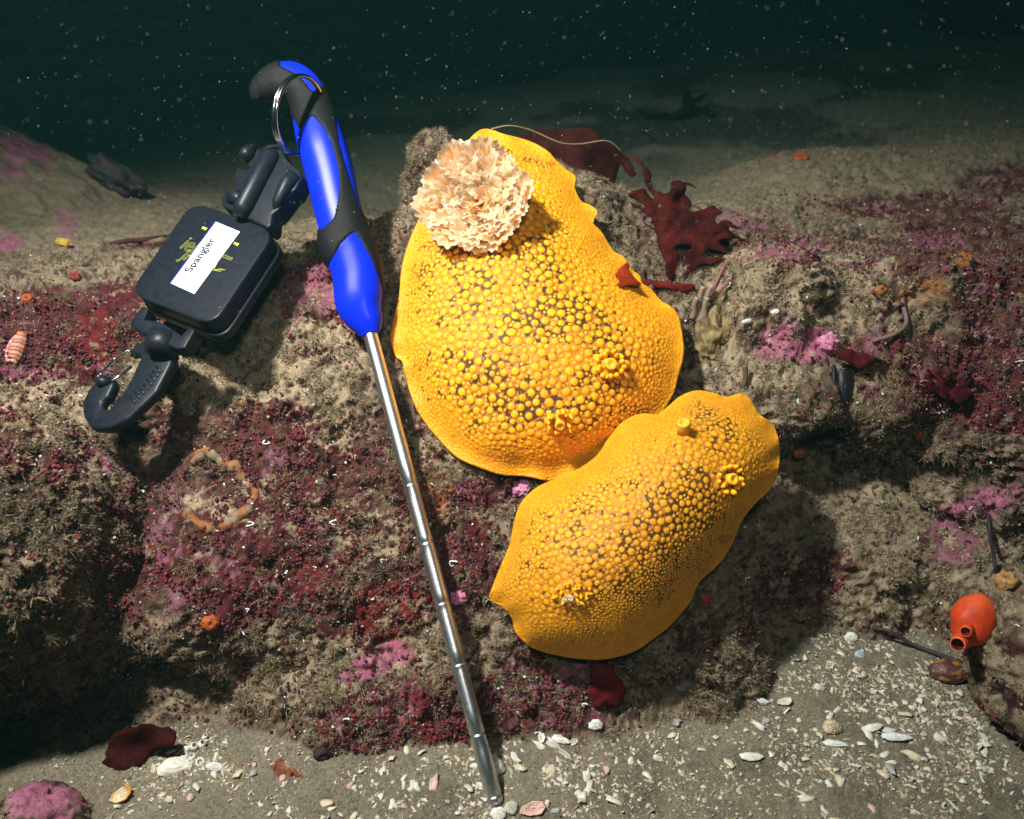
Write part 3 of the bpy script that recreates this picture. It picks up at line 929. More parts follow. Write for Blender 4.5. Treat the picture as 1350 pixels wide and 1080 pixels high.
# ---- split ring
def ring_path(c, e1, e2, nrm, R1, R2, turns, pitch, n=150):
    th = np.linspace(.3, .3 + 2 * np.pi * turns, n)
    return c + np.outer(np.cos(th) * R1, e1) + np.outer(np.sin(th) * R2, e2) + np.outer((th - th.mean()) / (2 * np.pi) * pitch, nrm)
rc = W(394, 152, .552)
e1 = norm(R_ * -.30 + U_ * -.93); e2 = norm(np.cross(e1, norm(-F_ * .42 + R_ * .86 + U_ * -.28)))
rn = norm(np.cross(e1, e2))
rg = tube("split_ring", ring_path(rc, e1, e2, rn, .0245, .0225, 1.96, .0023), .0013, M_CHROME, None, nseg=12)
tag(rg, "double wound chrome split ring through the handle hook above the black retractor", "split ring")

# ---- retractor
PL = Plane(268, 344, .537, -.30, .72)
ea = norm(PL.at(310, 287) - PL.at(225, 400)); eb = norm(PL.at(311, 362) - PL.at(223, 323)); en = PL.n
ret = empty("gear_retractor", PL.at(268, 344), "black gear retractor with a white name sticker, clipped to the split ring", "gear retractor")
def rrect(cs_, r, n=7):
    out = []
    m = len(cs_)
    for k in range(m):
        p = np.array(cs_[k], float); a = np.array(cs_[k - 1], float) - p; b = np.array(cs_[(k + 1) % m], float) - p
        A_, B_ = p + a / np.linalg.norm(a) * r, p + b / np.linalg.norm(b) * r
        for t in np.linspace(0, 1, n):
            out.append(tuple((1 - t) ** 2 * A_ + 2 * t * (1 - t) * p + t * t * B_))
    return out
slab("case", rrect([(253, 264), (364, 304), (280, 430), (169, 386)], 25), PL, .018, .0022, M_BLK, ret, seg=4)
# raised lip of the back shell
slab("back_shell", rrect([(252, 262), (367, 303), (281, 434), (167, 387)], 26), PL, .006, .0012, M_BLK, ret, w=-.011)
stk = slab("sticker", [(285, 293), (316.5, 306), (256.5, 388), (225.5, 374)], PL, .0002, 0, M_LABEL, ret, w=.0003)
slab("sticker_edge", [(284, 292.2), (285.4, 292.8), (225.9, 373.8), (224.5, 373.2)], PL, .0002, 0, M_EDGE, stk, w=.0002)
text("lettering", "Spangler", PL.at(264.5, 337, .0005), ea, -eb, .0086, M_INK, stk)
for s_, x, y_, sz, ol_ in (("we", 270, 301, .0042, 0), ("wa", 312, 321.5, .0042, 0), ("iel", 252, 324, .0160, .00010), ("Jr", 247, 338, .0120, .00010), ("oon", 301, 339.5, .0055, .00006)):
    text("print", s_, PL.at(x, y_, .0002), eb, ea, sz, M_PRINT, ret, outline=ol_)
tube("print", [PL.at(x, y_, .0002) for x, y_ in ((287, 346), (284, 352), (282, 357), (290, 355), (298, 356.5), (290, 358), (284, 357))], .00022, M_PRINT, ret, nseg=5)
# buckle
PB = Plane(345, 245, .556, -.30, .50)
bk = slab("buckle", [(329, 187), (344, 197), (372, 196), (377, 209), (393, 222), (398, 232), (390, 249), (384, 253), (366, 277), (359, 281), (358, 295), (352, 301), (319, 284), (293, 272), (291, 261), (297, 253), (309, 249), (308.5, 231), (313, 219), (325, 224), (329, 220), (319, 209)],
          PB, .014, .0020, M_BLK, ret)
tube("barrel", [PB.at(361, 203, .000), PB.at(357, 209, .0008), PB.at(322, 276, .0008), PB.at(318, 284, -.002)], [.0050, .0066, .0068, .0062], M_BLK, ret, nseg=26)
tube("prong", [PB.at(335, 194, .0), PB.at(328, 205, .002), PB.at(322, 212, .001)], [.0030, .0050, .0048], M_BLK, bk, nseg=14)
tube("prong", [PB.at(388, 232, .0), PB.at(380, 244, .001), PB.at(366, 268, .0005), PB.at(362, 275, -.002)], [.0050, .0052, .0036, .002], M_BLK, bk, nseg=14)
tube("prong", [PB.at(304, 262, .0), PB.at(314, 262, .0015), PB.at(322, 270, .0)], [.0040, .0050, .0030], M_BLK, bk, nseg=14)
tube("eyelet", [PB.at(341, 196, -.003), PB.at(352, 190, -.003), PB.at(366, 189, -.003), PB.at(376, 198, -.003)], .0016, M_BLK, bk, nseg=10)
# swivel bracket and snap hook
PK = Plane(215, 436, .515, -.30, .60)
slab("swivel_bracket", [(188, 403), (195.5, 407), (189, 421), (209, 423), (221, 430), (239, 442), (249.5, 430), (257, 435), (243, 459), (232, 460), (206, 448), (176, 433), (171, 428), (177, 416)], PK, .010, .0010, M_BLK, ret)
tube("swivel_pin", [PK.at(214, 436, -.004), PK.at(207, 451, -.005), PK.at(203, 460, -.006)], [.0095, .0105, .0085], M_BLK, ret, nseg=24)
hz2 = min(hit(170, 530)[2], hit(215, 480)[2])
PH = Plane(165, 510, min(.512, hz2 - .006), -.30, .55)
hook = slab("snap_hook", [(228, 458), (226, 478), (220, 490), (206, 517), (186, 536), (167, 554), (140, 566), (119, 565), (109, 549), (107, 531), (116, 513), (124, 504), (131, 496), (147, 496), (150, 506), (142, 524), (134, 529), (134, 538), (142, 540), (158, 522), (170, 503),
     (178, 485), (186, 468), (176, 466), (168, 468), (177, 453), (190, 448), (208, 448)], PH, .0075, .0022, M_BLK, ret)
for k_ in range(8):
    t_ = k_ / 7
    x = mix(211, 177, t_) + 3 * math.sin(t_ * 3); y_ = mix(489, 529, t_)
    tube("rib", [PH.at(x - 6, y_ - 6, -.0005), PH.at(x + 1, y_ + 1, .0006), PH.at(x + 5, y_ + 5, -.004)], .0010, M_BLK, hook, nseg=8)
tube("gate", [PH.at(178, 461, -.001), PH.at(169, 464, .001), PH.at(148, 480, .001), PH.at(129, 497, .0005), PH.at(130, 504, 0), PH.at(138, 508, .0005), PH.at(150, 499, -.001), PH.at(171, 481, -.002)], .00085, M_CHROME, hook, nseg=8)
tube("knob", [PH.at(128, 500, -.002), PH.at(136, 504, .001), PH.at(144, 503, -.002)], [.0032, .0038, .0032], M_BLK, hook, nseg=16)
tick("gear")
# ------------------------------------------------------------------ gill plume and rhinophores
def small_mesh(name, parts):
    """parts: list of (V, F as lists, color array) joined into one mesh"""
    Vs, Fs, Cs, o = [], [], [], 0
    for V, Fq, C in parts:
        V = np.asarray(V, float); Vs.append(V); Fs += [[int(v) + o for v in dict.fromkeys(f)] for f in np.asarray(Fq).tolist()]
        C = np.asarray(C, float); Cs.append(np.tile(C, (len(V), 1)) if C.ndim == 1 else C); o += len(V)
    V = np.vstack(Vs); Fs = [f for f in Fs if len(f) > 2]
    me = bpy.data.meshes.new(name); me.from_pydata(V.tolist(), [], Fs)
    me.polygons.foreach_set("use_smooth", [True] * len(me.polygons))
    at = me.attributes.new("pigment", 'FLOAT_COLOR', 'POINT')
    c = np.ones((len(V), 4), np.float32); c[:, :3] = np.clip(np.vstack(Cs), 0, 1)
    at.data.foreach_set("color", c.ravel()); me.update()
    return me

PX = .55 / FPX
def ruffle(root, d, up, R, spread, m, rnd, na=60, nr=12):
    """one frilly lobe: a fan whose rim gathers into folds"""
    d = norm(d); side = norm(np.cross(up, d)); nn = norm(np.cross(d, side))
    th = np.linspace(-spread / 2, spread / 2, na); rr = np.linspace(.08, 1, nr)
    Rr, Th = np.meshgrid(rr, th, indexing='ij')
    ph = rnd.random() * 6.3
    A = R * .15 * Rr ** 1.5
    fold = A * np.sin(m * Th / spread * 6.28 + ph) + A * .28 * np.sin(m * 2.3 * Th / spread * 6.28 + ph * 2) * Rr
    frill = 1 + .06 * np.sin(m * 4.1 * Th / spread * 6.28 + ph) * Rr ** 4
    lift_ = R * .35 * Rr ** 2
    P = root + (Rr * R * frill)[..., None] * (np.cos(Th)[..., None] * d + np.sin(Th)[..., None] * side) + (fold + lift_)[..., None] * nn
    V = P.reshape(-1, 3)
    r = Rr.ravel()
    C = mixc(np.tile(np.array([.98, .36, .05]), (len(V), 1)), (1.0, .75, .45), sm(r, .15, .75))
    C = mixc(C, (1.0, .97, .95), sm(r, .90, 1.0))
    return V, grid_faces(nr, na), C
rnd = np.random.default_rng(5)
def tang_(r): return gx * r.normal() + gy * r.normal()
gc, gn = atA(637, 275)
gn = norm(gn * .4 + norm(CAMP - gc) * .75 + R_ * -.12)
gx = norm(R_ - gn * (R_ @ gn)); gy = np.cross(gn, gx)
for k in range(10):
    a = k / 10 * 6.283 + .2
    od = norm(gx * math.cos(a) + gy * math.sin(a))
    Lk = PX * (56 + 9 * rnd.random()) * (1.12 if math.cos(a) < -.3 else .92)
    parts = []
    # main stem of the plume
    stem = [gc + od * Lk * t * .92 + gn * (.012 * math.sin(t * 1.5) + .004) for t in np.linspace(0, 1, 8)]
    Vv, Ff = sweep(stem, np.linspace(.0022, .0006, 8), 8)
    parts.append((Vv, Ff, (.88, .42, .12)))
    for j in range(7):
        t = .25 + .75 * j / 6
        p = gc + od * Lk * t * .86 + gn * (.004 + .013 * math.sin(t * 1.5))
        sd_ = (-1) ** j
        tang = norm(np.cross(gn, od))
        dd_ = od * (.55 + .5 * t) + tang * sd_ * (.95 - .45 * t) + gn * (.30 + .3 * rnd.random())
        parts.append(ruffle(p, dd_, gn + .16 * rnd.normal(size=3), PX * (26 + 7 * rnd.random()), 3.1, 1.9 + 1.2 * rnd.random(), rnd))
    obj("gill", small_mesh("gill", parts), M_GILL, slugA)
# inner lobes round the vent, one part
parts = []
for j in range(20):
    a = rnd.random() * 6.283; r = PX * 26 * math.sqrt(rnd.random())
    p = gc + (gx * math.cos(a) + gy * math.sin(a)) * r + gn * (.008 + .007 * rnd.random())
    parts.append(ruffle(p, gx * math.cos(a) + gy * math.sin(a) * 1.0 + gn * (.5 + .8 * rnd.random()) + .5 * tang_(rnd), gn + .4 * rnd.normal(size=3), PX * (22 + 6 * rnd.random()), 3.3, 2.6, rnd))
obj("inner_gill", small_mesh("inner_gill", parts), M_GILL, slugA)

def cone_knob(p, d, r, h):
    path = [p - d * r * .5, p + d * h * .3, p + d * h * .75, p + d * h]
    return sweep(path, [r, r * .95, r * .6, r * .12], 8)
def rhinophore(root, at, px, py, r_px, h, lean, crown, cap):
    p, n = at(px, py)
    n = norm(n * .6 + norm(CAMP - p) * .4 + lean)
    r = r_px * .52 / FPX
    a = norm(R_ - n * (R_ @ n)); b = np.cross(n, a)
    p = p - n * .001
    path = [p, p + n * h * .5, p + n * h * .9, p + n * h, p + n * h * .93, p + n * h * .7]
    V, Fq = sweep(path, [r * 1.05, r * .92, r * 1.0, r * .86, r * .45, r * .2], 20)
    me = small_mesh("rhinophore", [(V, Fq, cap)])
    ob = obj("rhinophore", me, M_SLUG, root)
    if crown:
        parts = []
        for k in range(crown):
            t = k / crown * 6.283 + .3 * rnd.random(); q = r * (1.75 + .5 * rnd.random())
            dd_ = a * math.cos(t) + b * math.sin(t)
            base = p + dd_ * q + n * .0006
            V, Fq = cone_knob(base, norm(n + dd_ * .25), r * (.42 + .15 * rnd.random()), h * (.45 + .35 * rnd.random()))
            parts.append((V, Fq, (.92, .40, .008)))
        obj("sheath_ring", small_mesh("sheath_ring", parts), M_SLUG, ob)
rhinophore(slugA, atA, 805, 482, 8, .0045, R_ * -.2, 16, (.85, .42, .02))
rhinophore(slugA, atA, 737, 557, 7, .0065, U_ * -.4, 15, (.88, .42, .02))
rhinophore(slugB, atB, 901, 570, 8.5, .0095, U_ * .35, 0, (.62, .36, .03))
rhinophore(slugB, atB, 961, 633, 7.5, .0050, R_ * .1, 12, (.88, .45, .02))
parts = []
for k in range(26):
    a = rnd.random() * 6.283; q = rnd.random() ** .5 * 20
    p, n = atB(755 + math.cos(a) * q * 1.3, 783 + math.sin(a) * q * .7)
    V, Fq = cone_knob(p + n * .0006, norm(n + .3 * rnd.normal(size=3)), .0010, .0022)
    parts.append((V, Fq, (.88, .38, .008)))
obj("gill_pocket", small_mesh("gill_pocket", parts), M_SLUG, slugB)
p, n = atB(751, 790)
parts = []
for k in range(9):
    V, Fq = cone_knob(p + n * .002 + .0016 * rnd.normal(size=3), norm(n + .8 * rnd.normal(size=3)), .0007, .0016)
    parts.append((V, Fq, (.75, .72, .70)))
obj("gill_tip", small_mesh("gill_tip", parts), M_GILL, slugB)

# ------------------------------------------------------------------ seaweeds
def sheet(poly, zdf, step, amp, seed, color, holes=(), wl=35, color2=None):
    P = outline_resample(poly, max(24, int(sum(math.dist(poly[i], poly[i - 1]) for i in range(len(poly))) / (step * .5))), 0)
    q0 = np.stack([P[:, 0], P[:, 1], 0 * P[:, 0] + seed], 1); P = P + np.stack([fbm(q0, 1 / 9, 2, seed), fbm(q0, 1 / 9, 2, seed + 50)], 1) * min(2.6, step * .5)
    x0, y0 = P.min(0); x1, y1 = P.max(0)
    gx_, gy_ = np.meshgrid(np.arange(x0, x1, step), np.arange(y0, y1, step))
    gx_ = gx_.ravel() + rnd.normal(size=gx_.size) * step * .12; gy_ = gy_.ravel() + rnd.normal(size=gy_.size) * step * .12
    k = inside(gx_, gy_, [tuple(p) for p in P]) & (edge_dist(gx_, gy_, P) > step * .6)
    A = np.vstack([P, np.stack([gx_[k], gy_[k]], 1)])
    r = delaunay_2d_cdt([Vector((a, b)) for a, b in A], [(i, (i + 1) % len(P)) for i in range(len(P))], [], 1, 1e-5)
    A = np.array([v[:] for v in r[0]]); Fc = [f for f in r[2]]
    Fc = [f for f in Fc if not any(inside(np.array([A[f, 0].mean()]), np.array([A[f, 1].mean()]), h)[0] for h in holes)]
    q = np.stack([A[:, 0], A[:, 1], 0 * A[:, 0] + seed * 13.7], 1)
    nz = fbm(q, 1 / wl, 3, seed)
    z = np.array([zdf(a, b) for a, b in A]) + amp * nz
    V = W(A[:, 0], A[:, 1], z)
    C = np.tile(np.array(color, float), (len(V), 1)) * (1 + .5 * fbm(q, 1 / 14, 3, seed + 1))[:, None]
    if color2 is not None: C = mixc(C, color2, sm(fbm(q, 1 / 22, 3, seed + 3), .1, .5))
    return V, Fc, C
def blade(name, label, cat, sheets, th=.0004, mat=None):
    o = obj(name, small_mesh(name, sheets), mat or M_BLADE)
    m = o.modifiers.new("thickness", 'SOLIDIFY'); m.thickness = th; m.offset = 0
    if label: tag(o, label, cat)
    return o
RA = [(881, 366), (874, 344), (866, 318), (858, 289), (848, 279), (833, 271), (831, 265), (844, 273), (850, 273), (840, 264), (829, 257), (848, 249), (853, 257), (862, 264), (850, 240), (846, 219), (834, 208), (838, 205), (850, 218), (858, 231), (860, 244), (868, 252), (882, 253),
      (884, 241), (894, 237), (902, 241), (911, 242), (918, 248), (904, 244), (903, 255), (911, 268), (909, 276), (924, 278), (935, 273), (943, 274), (952, 280), (943, 290), (946, 296), (957, 291), (977, 300), (963, 301), (963, 309), (986, 319),
      (968, 316), (948, 316), (959, 333), (945, 331), (931, 330), (929, 339), (946, 338), (958, 344), (938, 345), (924, 349), (909, 359), (900, 370)]
za = hit(890, 372)[2]
blade("red_alga", "branching dark red alga standing behind the right shoulder of the large slug", "alga",
      [sheet(RA, lambda x, y: za - .004 + (370 - y) * .00012, 4, .0045, 3, (.070, .009, .007), holes=[[(891, 323), (912, 323), (897, 350)], [(865, 262), (872, 270), (869, 274)]], color2=(.040, .005, .008), wl=16),])
blade("red_seaweed", "wide dark red seaweed blade standing behind the top of the large slug", "alga",
      [sheet([(695, 172), (739, 171), (777, 169), (793, 184), (815, 200), (837, 222), (833, 233), (815, 217), (810, 240), (799, 248), (771, 240), (740, 240), (715, 215), (690, 200)], lambda x, y: .70, 7, .012, 8, (.050, .008, .007), wl=60)], .0006)
zs = hit(830, 375)[2]
zl = min(zs, proj(atA(822, 372)[0][None])[2][0]) - .006
blade("red_leaf", "small pointed orange red leaf lying over the edge of the large slug", "alga",
      [sheet([(806, 384), (817, 369), (812, 363), (827, 344), (832, 360), (843, 376), (826, 377)], lambda x, y: zl, 4, .002, 9, (.36, .040, .008))])
blade("red_ribbon", "narrow red seaweed ribbon at the foot of the branching alga", "alga",
      [sheet([(843, 373), (858, 368), (882, 372), (912, 374), (914, 382), (890, 384), (868, 378), (850, 379)], lambda x, y: hit(880, 376)[2] - .006, 5, .003, 10, (.20, .016, .016))])
zz = hit(185, 985)[2]
blade("red_seaweed", "dark red seaweed blade in the shadow beside the white barnacles, lower left", "alga",
      [sheet([(132, 1040), (138, 1000), (150, 970), (180, 958), (215, 957), (233, 968), (226, 984), (200, 990), (185, 1012), (168, 1030), (150, 1042)], lambda x, y: zz - .006, 7, .006, 12, (.040, .005, .005))])
zz2 = hit(795, 905)[2]
blade("red_seaweed", "ragged red seaweed blade hanging out below the smaller slug", "alga",
      [sheet([(776, 862), (805, 866), (812, 888), (824, 908), (820, 926), (806, 932), (798, 924), (786, 934), (774, 912), (780, 892)], lambda x, y: zz2 - .008, 5, .004, 14, (.15, .012, .018))])
zz3 = hit(900, 148)[2]
blade("dark_weed", "dark branched weed lying on the far seabed above the red alga", "alga",
      [sheet([(838, 145), (858, 150), (885, 149), (898, 141), (903, 118), (912, 128), (932, 121), (927, 131), (916, 139), (935, 144), (942, 152), (900, 157), (860, 155)], lambda x, y: zz3 - .02, 6, .02, 15, (.012, .012, .012))], .004)
for k, (poly, lab) in enumerate((([(1098, 462), (1140, 466), (1190, 488), (1250, 502), (1285, 520), (1262, 530), (1215, 514), (1165, 498), (1118, 478)], "long dark red blade draped over the overhang, right of the gaping mussel"),
                    ([(1205, 496), (1235, 490), (1262, 498), (1300, 505), (1275, 512), (1230, 508)], "short maroon blade above the long dark red blade on the overhang"))):
    zr = min(hit(px, py)[2] for px, py in poly) - .004
    blade("red_seaweed", lab, "alga", [sheet(poly, lambda x, y: hit(x, y)[2] * .25 + zr * .75 - .002, 6, .003, 20 + k, (.075, .008, .014))])
zz4 = hit(375, 1016)[2]
blade("alga_scrap", "torn pinkish orange scrap of seaweed lying on the sand, lower left", "alga",
      [sheet([(357, 1038), (362, 1016), (357, 1012), (370, 998), (378, 1006), (390, 1014), (400, 1024), (394, 1028), (385, 1019), (382, 1032), (366, 1037)], lambda x, y: zz4 - .004, 4, .003, 22, (.38, .13, .07), color2=(.5, .28, .18))])
tube_pts = [(648, 170, -.004), (672, 166, 0), (700, 172, .01), (738, 188, .02), (765, 190, .03), (800, 186, .04), (820, 200, .05)]
tag(tube("drift_strand", catmull([W(x, y_, .598 + d_) for x, y_, d_ in tube_pts], 40), .00055, M_CRUST, None, nseg=6, colors=(.30, .24, .12)), "thin pale brown strand trailing from the top of the large slug across the red blade", "strand")

# ------------------------------------------------------------------ small animals and crusts
def lump(name, px, py, r_px, color, label, cat, sq=(1, 1, .8), bumps=.18, dimple=0.0, seed=1, lift_=.35, col2=None, n=4, bs=2.5, mat=None, parent=None):
    p, nr, zd = hit(px, py)
    r = r_px * zd / FPX
    nr = norm(nr * .6 + norm(CAMP - p) * .4)
    V, Fc = ico(n)
    k = 1 + bumps * fbm(V, bs, 3, seed)
    Pm = V * k[:, None] * np.array(sq)
    if dimple: Pm[:, 2] -= dimple * np.exp(-((V[:, 0] ** 2 + V[:, 1] ** 2) / .09)) * (V[:, 2] > 0)
    a = norm(R_ - nr * (R_ @ nr)); b = np.cross(nr, a)
    Pw = p + nr * r * lift_ + r * (Pm[:, :1] * a + Pm[:, 1:2] * b + Pm[:, 2:] * nr)
    C = np.tile(np.array(color, float), (len(V), 1)) * (1 + .35 * fbm(V, 5, 3, seed + 3))[:, None]
    if col2 is not None: C = mixc(C, col2, sm(fbm(V, 3, 3, seed + 7), .0, .4))
    if dimple: C = mixc(C, np.array(color) * .25, np.exp(-((V[:, 0] ** 2 + V[:, 1] ** 2) / .05)) * (V[:, 2] > 0))
    o = obj(name, mesh_np(name, Pw, Fc, np.clip(C, 0, 1)), mat or M_CRUST, parent)
    if label: tag(o, label, cat)
    return o
for k, (x, y_, r, c, lab) in enumerate((
        (1055, 212, 12, (.28, .055, .02), "orange red closed anemone on the far silt, the larger of the two there"),
        (1022, 213, 12, (.16, .012, .015), "dark red closed anemone on the far silt beside the orange one"),
        (1052, 596, 9, (.32, .07, .02), "small orange anemone on the rock just right of the smaller slug"),
        (277, 820, 13, (.34, .07, .015), "orange anemone low on the rock face, between the boulder and the pointer stick"),
        (932, 789, 9, (.26, .035, .025), "dull red closed anemone in the shadow below the smaller slug"),
        (393, 573, 11, (.10, .012, .012), "dark maroon bead-like anemone on the rock left of the pointer stick"),
        (522, 471, 9, (.20, .045, .025), "brownish red anemone between the steel rod and the large slug"),
        (175, 728, 11, (.11, .014, .012), "dark red anemone in the shade beside the left boulder"),
        (1327, 768, 17, (.32, .17, .06), "pale orange round tunicate at the right edge above the orange tunicate"),
        (1212, 574, 8, (.25, .06, .015), "tiny orange anemone on the dark overhanging rock"),
        (425, 992, 13, (.030, .010, .012), "dark maroon pebble-shaped anemone at the foot of the ledge on the sand"),
        (37, 396, 9, (.36, .06, .02), "bright orange anemone in the maroon crust at the left edge"),
        (100, 366, 8, (.20, .02, .025), "small crimson anemone on the sandy edge of the ledge, upper left"),
        (240, 420, 8, (.18, .02, .02), "small red anemone hidden behind the snap hook bracket"),
        (1273, 342, 9, (.32, .07, .01), "orange anemone on the upper right plateau"),
        (1160, 383, 8, (.30, .10, .02), "small amber anemone in the middle of the right plateau"),
        (375, 415, 7, (.22, .02, .03), "tiny red anemone between the retractor and the blue handle"))):
    if "behind the snap" in lab: continue
    lump("anemone", x, y_, r * .85, c, lab, "tunicate" if "tunicate" in lab else "anemone", sq=(1, .9, .75), dimple=.35, seed=50 + k, bumps=.22)
for k, (x, y_, r, lab) in enumerate(((690, 645, 13, "bright pink coralline knob just left of the top of the smaller slug"), (605, 788, 10, "small pink coralline knob beside the middle of the steel rod"),
                                     (138, 614, 9, "tiny pink coralline knob near the top of the left boulder"), (1090, 452, 13, "pink coralline knob at the edge of the pink patch on the right plateau"))):
    lump("coralline_knob", x, y_, r, (.46, .13, .24), lab, "coralline", seed=80 + k, bumps=.4, bs=4, sq=(1, .85, .6), col2=(.55, .25, .36))
lump("yellow_sponge", 85, 322, 7, (.50, .30, .04), "tiny yellow sponge on the far mound at the left", "sponge", seed=91, bumps=.5, bs=3, sq=(1.2, .8, .5))
lump("brown_lump", 150, 240, 28, (.045, .022, .030), "dark purple brown lump resting on the far floor beside the left mound", "rock", seed=92, bumps=.4, sq=(1.25, .8, .6), col2=(.03, .03, .028))
sp = lump("pale_sponge", 940, 448, 26, (.24, .17, .075), "pale yellowish sponge in the hollow between both slugs and the right plateau", "sponge", seed=93, bumps=.5, bs=2.2, sq=(.8, 1.2, .6), col2=(.12, .075, .03), lift_=.0, n=5)
lump("brown_cowrie", 1250, 888, 24, (.065, .020, .018), "smooth brown and amber shell half buried beside the orange tunicate", "shell", seed=94, bumps=.06, sq=(1.1, .7, .6), col2=(.26, .12, .03), n=5, mat=M_SHELL)

# orange tunicate with two open siphons
tp, tn, tz = hit(1282, 825)
tr = .5 * tz / FPX
troot = empty("tunicate", tp, "bright orange red tunicate with two open siphons, lower right", "tunicate")
V, Fc = ico(5)
TQ = lambda x, y_, d_: W(x, y_, tz - .015 + d_)
body = V.copy()
sx = 27 * tz / FPX; sy = 34 * tz / FPX
c0 = TQ(1283, 820, 0)
taper = 1 - .18 * V[:, 1] * 0
a_ = norm(R_ * .93 + U_ * -.3); b_ = norm(U_ * .93 + R_ * .3)
Pw = c0 + (V[:, :1] * sx * (1 + .12 * fbm(V, 1.5, 2, 5))[:, None]) * a_ + V[:, 1:2] * sy * (1 + .1 * V[:, 1:2]) * b_ + V[:, 2:] * sx * .85 * (-F_)
C = np.tile(np.array([.50, .046, .010]), (len(V), 1)) * (1 + .25 * fbm(V, 3, 3, 8))[:, None]
C = mixc(C, (.70, .12, .03), sm(V[:, 1], .2, 1) * .5)
obj("body", mesh_np("body", Pw, Fc, C), pigment("tunicate_skin", .5, .25, .12, 600, .0002, sss=.3), troot)
M_TUN = bpy.data.materials["tunicate_skin"]
for (x0, y0, x1, y1, r0, r1) in ((1269, 844, 1262, 850, 12, 9.5), (1275, 830, 1273, 833, 8.5, 7)):
    k = tz / FPX
    p0 = TQ(x0, y0, -.0035 if x0 == 1269 else -.0085); p1 = TQ(x1, y1, -.0125 if x0 == 1269 else -.0132)
    dv = p1 - p0
    path = [p0 - dv * .4, p0 + dv * .3, p0 + dv * .8, p1, p1 - dv * .05, p0 + dv * .5, p0 + dv * .2]
    V, Fq = sweep(path, [r0 * k, r0 * k * .92, r1 * k, r1 * k * .88, r1 * k * .76, r1 * k * .70, r1 * k * .55], 22)
    cc = np.tile(np.array([.60, .06, .012]), (len(V), 1)); cc[4 * 22:-2] = (.10, .012, .006); cc[3 * 22:4 * 22] = (.62, .13, .04)
    obj("siphon", small_mesh("siphon", [(V, Fq, cc)]), M_TUN, troot)

# chiton
cp, cn, cz = hit(22, 462)
ch = empty("chiton", cp, "pink and orange chiton with overlapping plates at the left edge", "chiton")
cn = norm(cn * .35 + norm(CAMP - cp)); cd = norm(U_ * .95 + R_ * .30 - cn * ((U_ * .95 + R_ * .30) @ cn)); cs2 = np.cross(cn, cd)
k = cz / FPX
V, Fc = ico(4)
Pw = cp + V[:, :1] * 12.5 * k * cs2 + V[:, 1:2] * 25 * k * cd + np.maximum(V[:, 2:], -.2) * 5 * k * cn
obj("girdle", mesh_np("girdle", Pw, Fc, mixc(np.tile(np.array([.38, .10, .13]), (len(V), 1)), (.6, .45, .42), sm(np.sin(V[:, 1] * 22), .4, .8))), M_CRUST, ch)
for j in range(8):
    t = (j - 3.5) / 4.6
    w_ = 8.5 * math.sqrt(1 - t * t)
    xx, zz_ = np.meshgrid(np.linspace(-1, 1, 9), np.linspace(0, 1, 3))
    Pq = cp + (xx * w_ * k)[..., None] * cs2 + ((t * 25 + zz_ * 6.2 - 1.2 * np.abs(xx)) * k)[..., None] * cd + ((3.2 + 3.2 * (1 - np.abs(xx) ** 1.6) * math.sqrt(1 - t * t) + 1.0 * (1 - zz_)) * k)[..., None] * cn
    o = obj("plate", small_mesh("plate", [(Pq.reshape(-1, 3), grid_faces(3, 9), (.42, .14, .08) if j % 2 else (.50, .24, .18))]), M_SHELL, ch)
    m_ = o.modifiers.new("thickness", 'SOLIDIFY'); m_.thickness = .0006

# orange ring sponge on the face, crust fragments
def on_rock(px, py, up=.0015):
    p, n_, z = hit(px, py)
    return p + norm(CAMP - p) * up
for (cx_, cy_, rx, ry, a0, a1, rad, col, lab) in ((283, 650, 42, 46, -2.2, 2.6, .0036, (.22, .075, .02), "broken ring of orange brown sponge on the rock face left of the rod"),
                                             (575, 650, 17, 34, -1.2, 1.9, .0026, (.24, .085, .025), "short orange brown sponge crust between the rod and the slugs")):
    path = catmull([on_rock(cx_ + rx * math.cos(t) * (1 + .12 * rnd.normal()), cy_ + ry * math.sin(t) * (1 + .1 * rnd.normal()), -.0022) for t in np.linspace(a0, a1, 14)], 90)
    V, Fq = sweep(path, rad * (1 + .35 * fbm(path, 300, 3, 4)), 12)
    V = V + (.0012 * fbm(V, 500, 3, 7))[:, None] * F_
    C = np.tile(np.array(col), (len(V), 1)) * (1 + .5 * fbm(V, 300, 3, 2))[:, None]
    C = mixc(C, (.20, .16, .10), sm(fbm(V, 180, 3, 12), .0, .3))
    tag(obj("sponge_ring", small_mesh("sponge_ring", [(V, Fq, C)]), M_CRUST), lab, "sponge")

# mussel gaping under the right shoulder
mx_ = hit(1108, 500)
mroot = empty("mussel", mx_[0], "gaping dark mussel with a thin orange lip under the right plateau edge", "mussel")
for side_, (w_, dz_) in enumerate(((7, .001), (15, .003))):
    th = np.linspace(0, 6.283, 36, endpoint=False); rr = np.linspace(.05, 1, 10)
    Rr, Th = np.meshgrid(rr, th, indexing='ij')
    X = 1100 + side_ * 13 + Rr * np.cos(Th) * w_; Y = 505 + Rr * np.sin(Th) * (26 + side_ * 6) + (X - 1104) * .3
    Z = mx_[2] + dz_ - .007 * (1 - Rr ** 2)
    V = W(X, Y, Z).reshape(-1, 3); r = Rr.ravel()
    C = np.tile(np.array([.014, .011, .015]), (len(V), 1)) * (1 + .4 * np.sin(r * 34))[:, None]
    C = mixc(C, (.26, .07, .02) if side_ else (.26, .20, .19), sm(r, .92, 1.0))
    o = obj("valve", small_mesh("valve", [(V, grid_faces(10, 36, True), C)]), M_SHELL, mroot)
    m_ = o.modifiers.new("thickness", 'SOLIDIFY'); m_.thickness = .0012

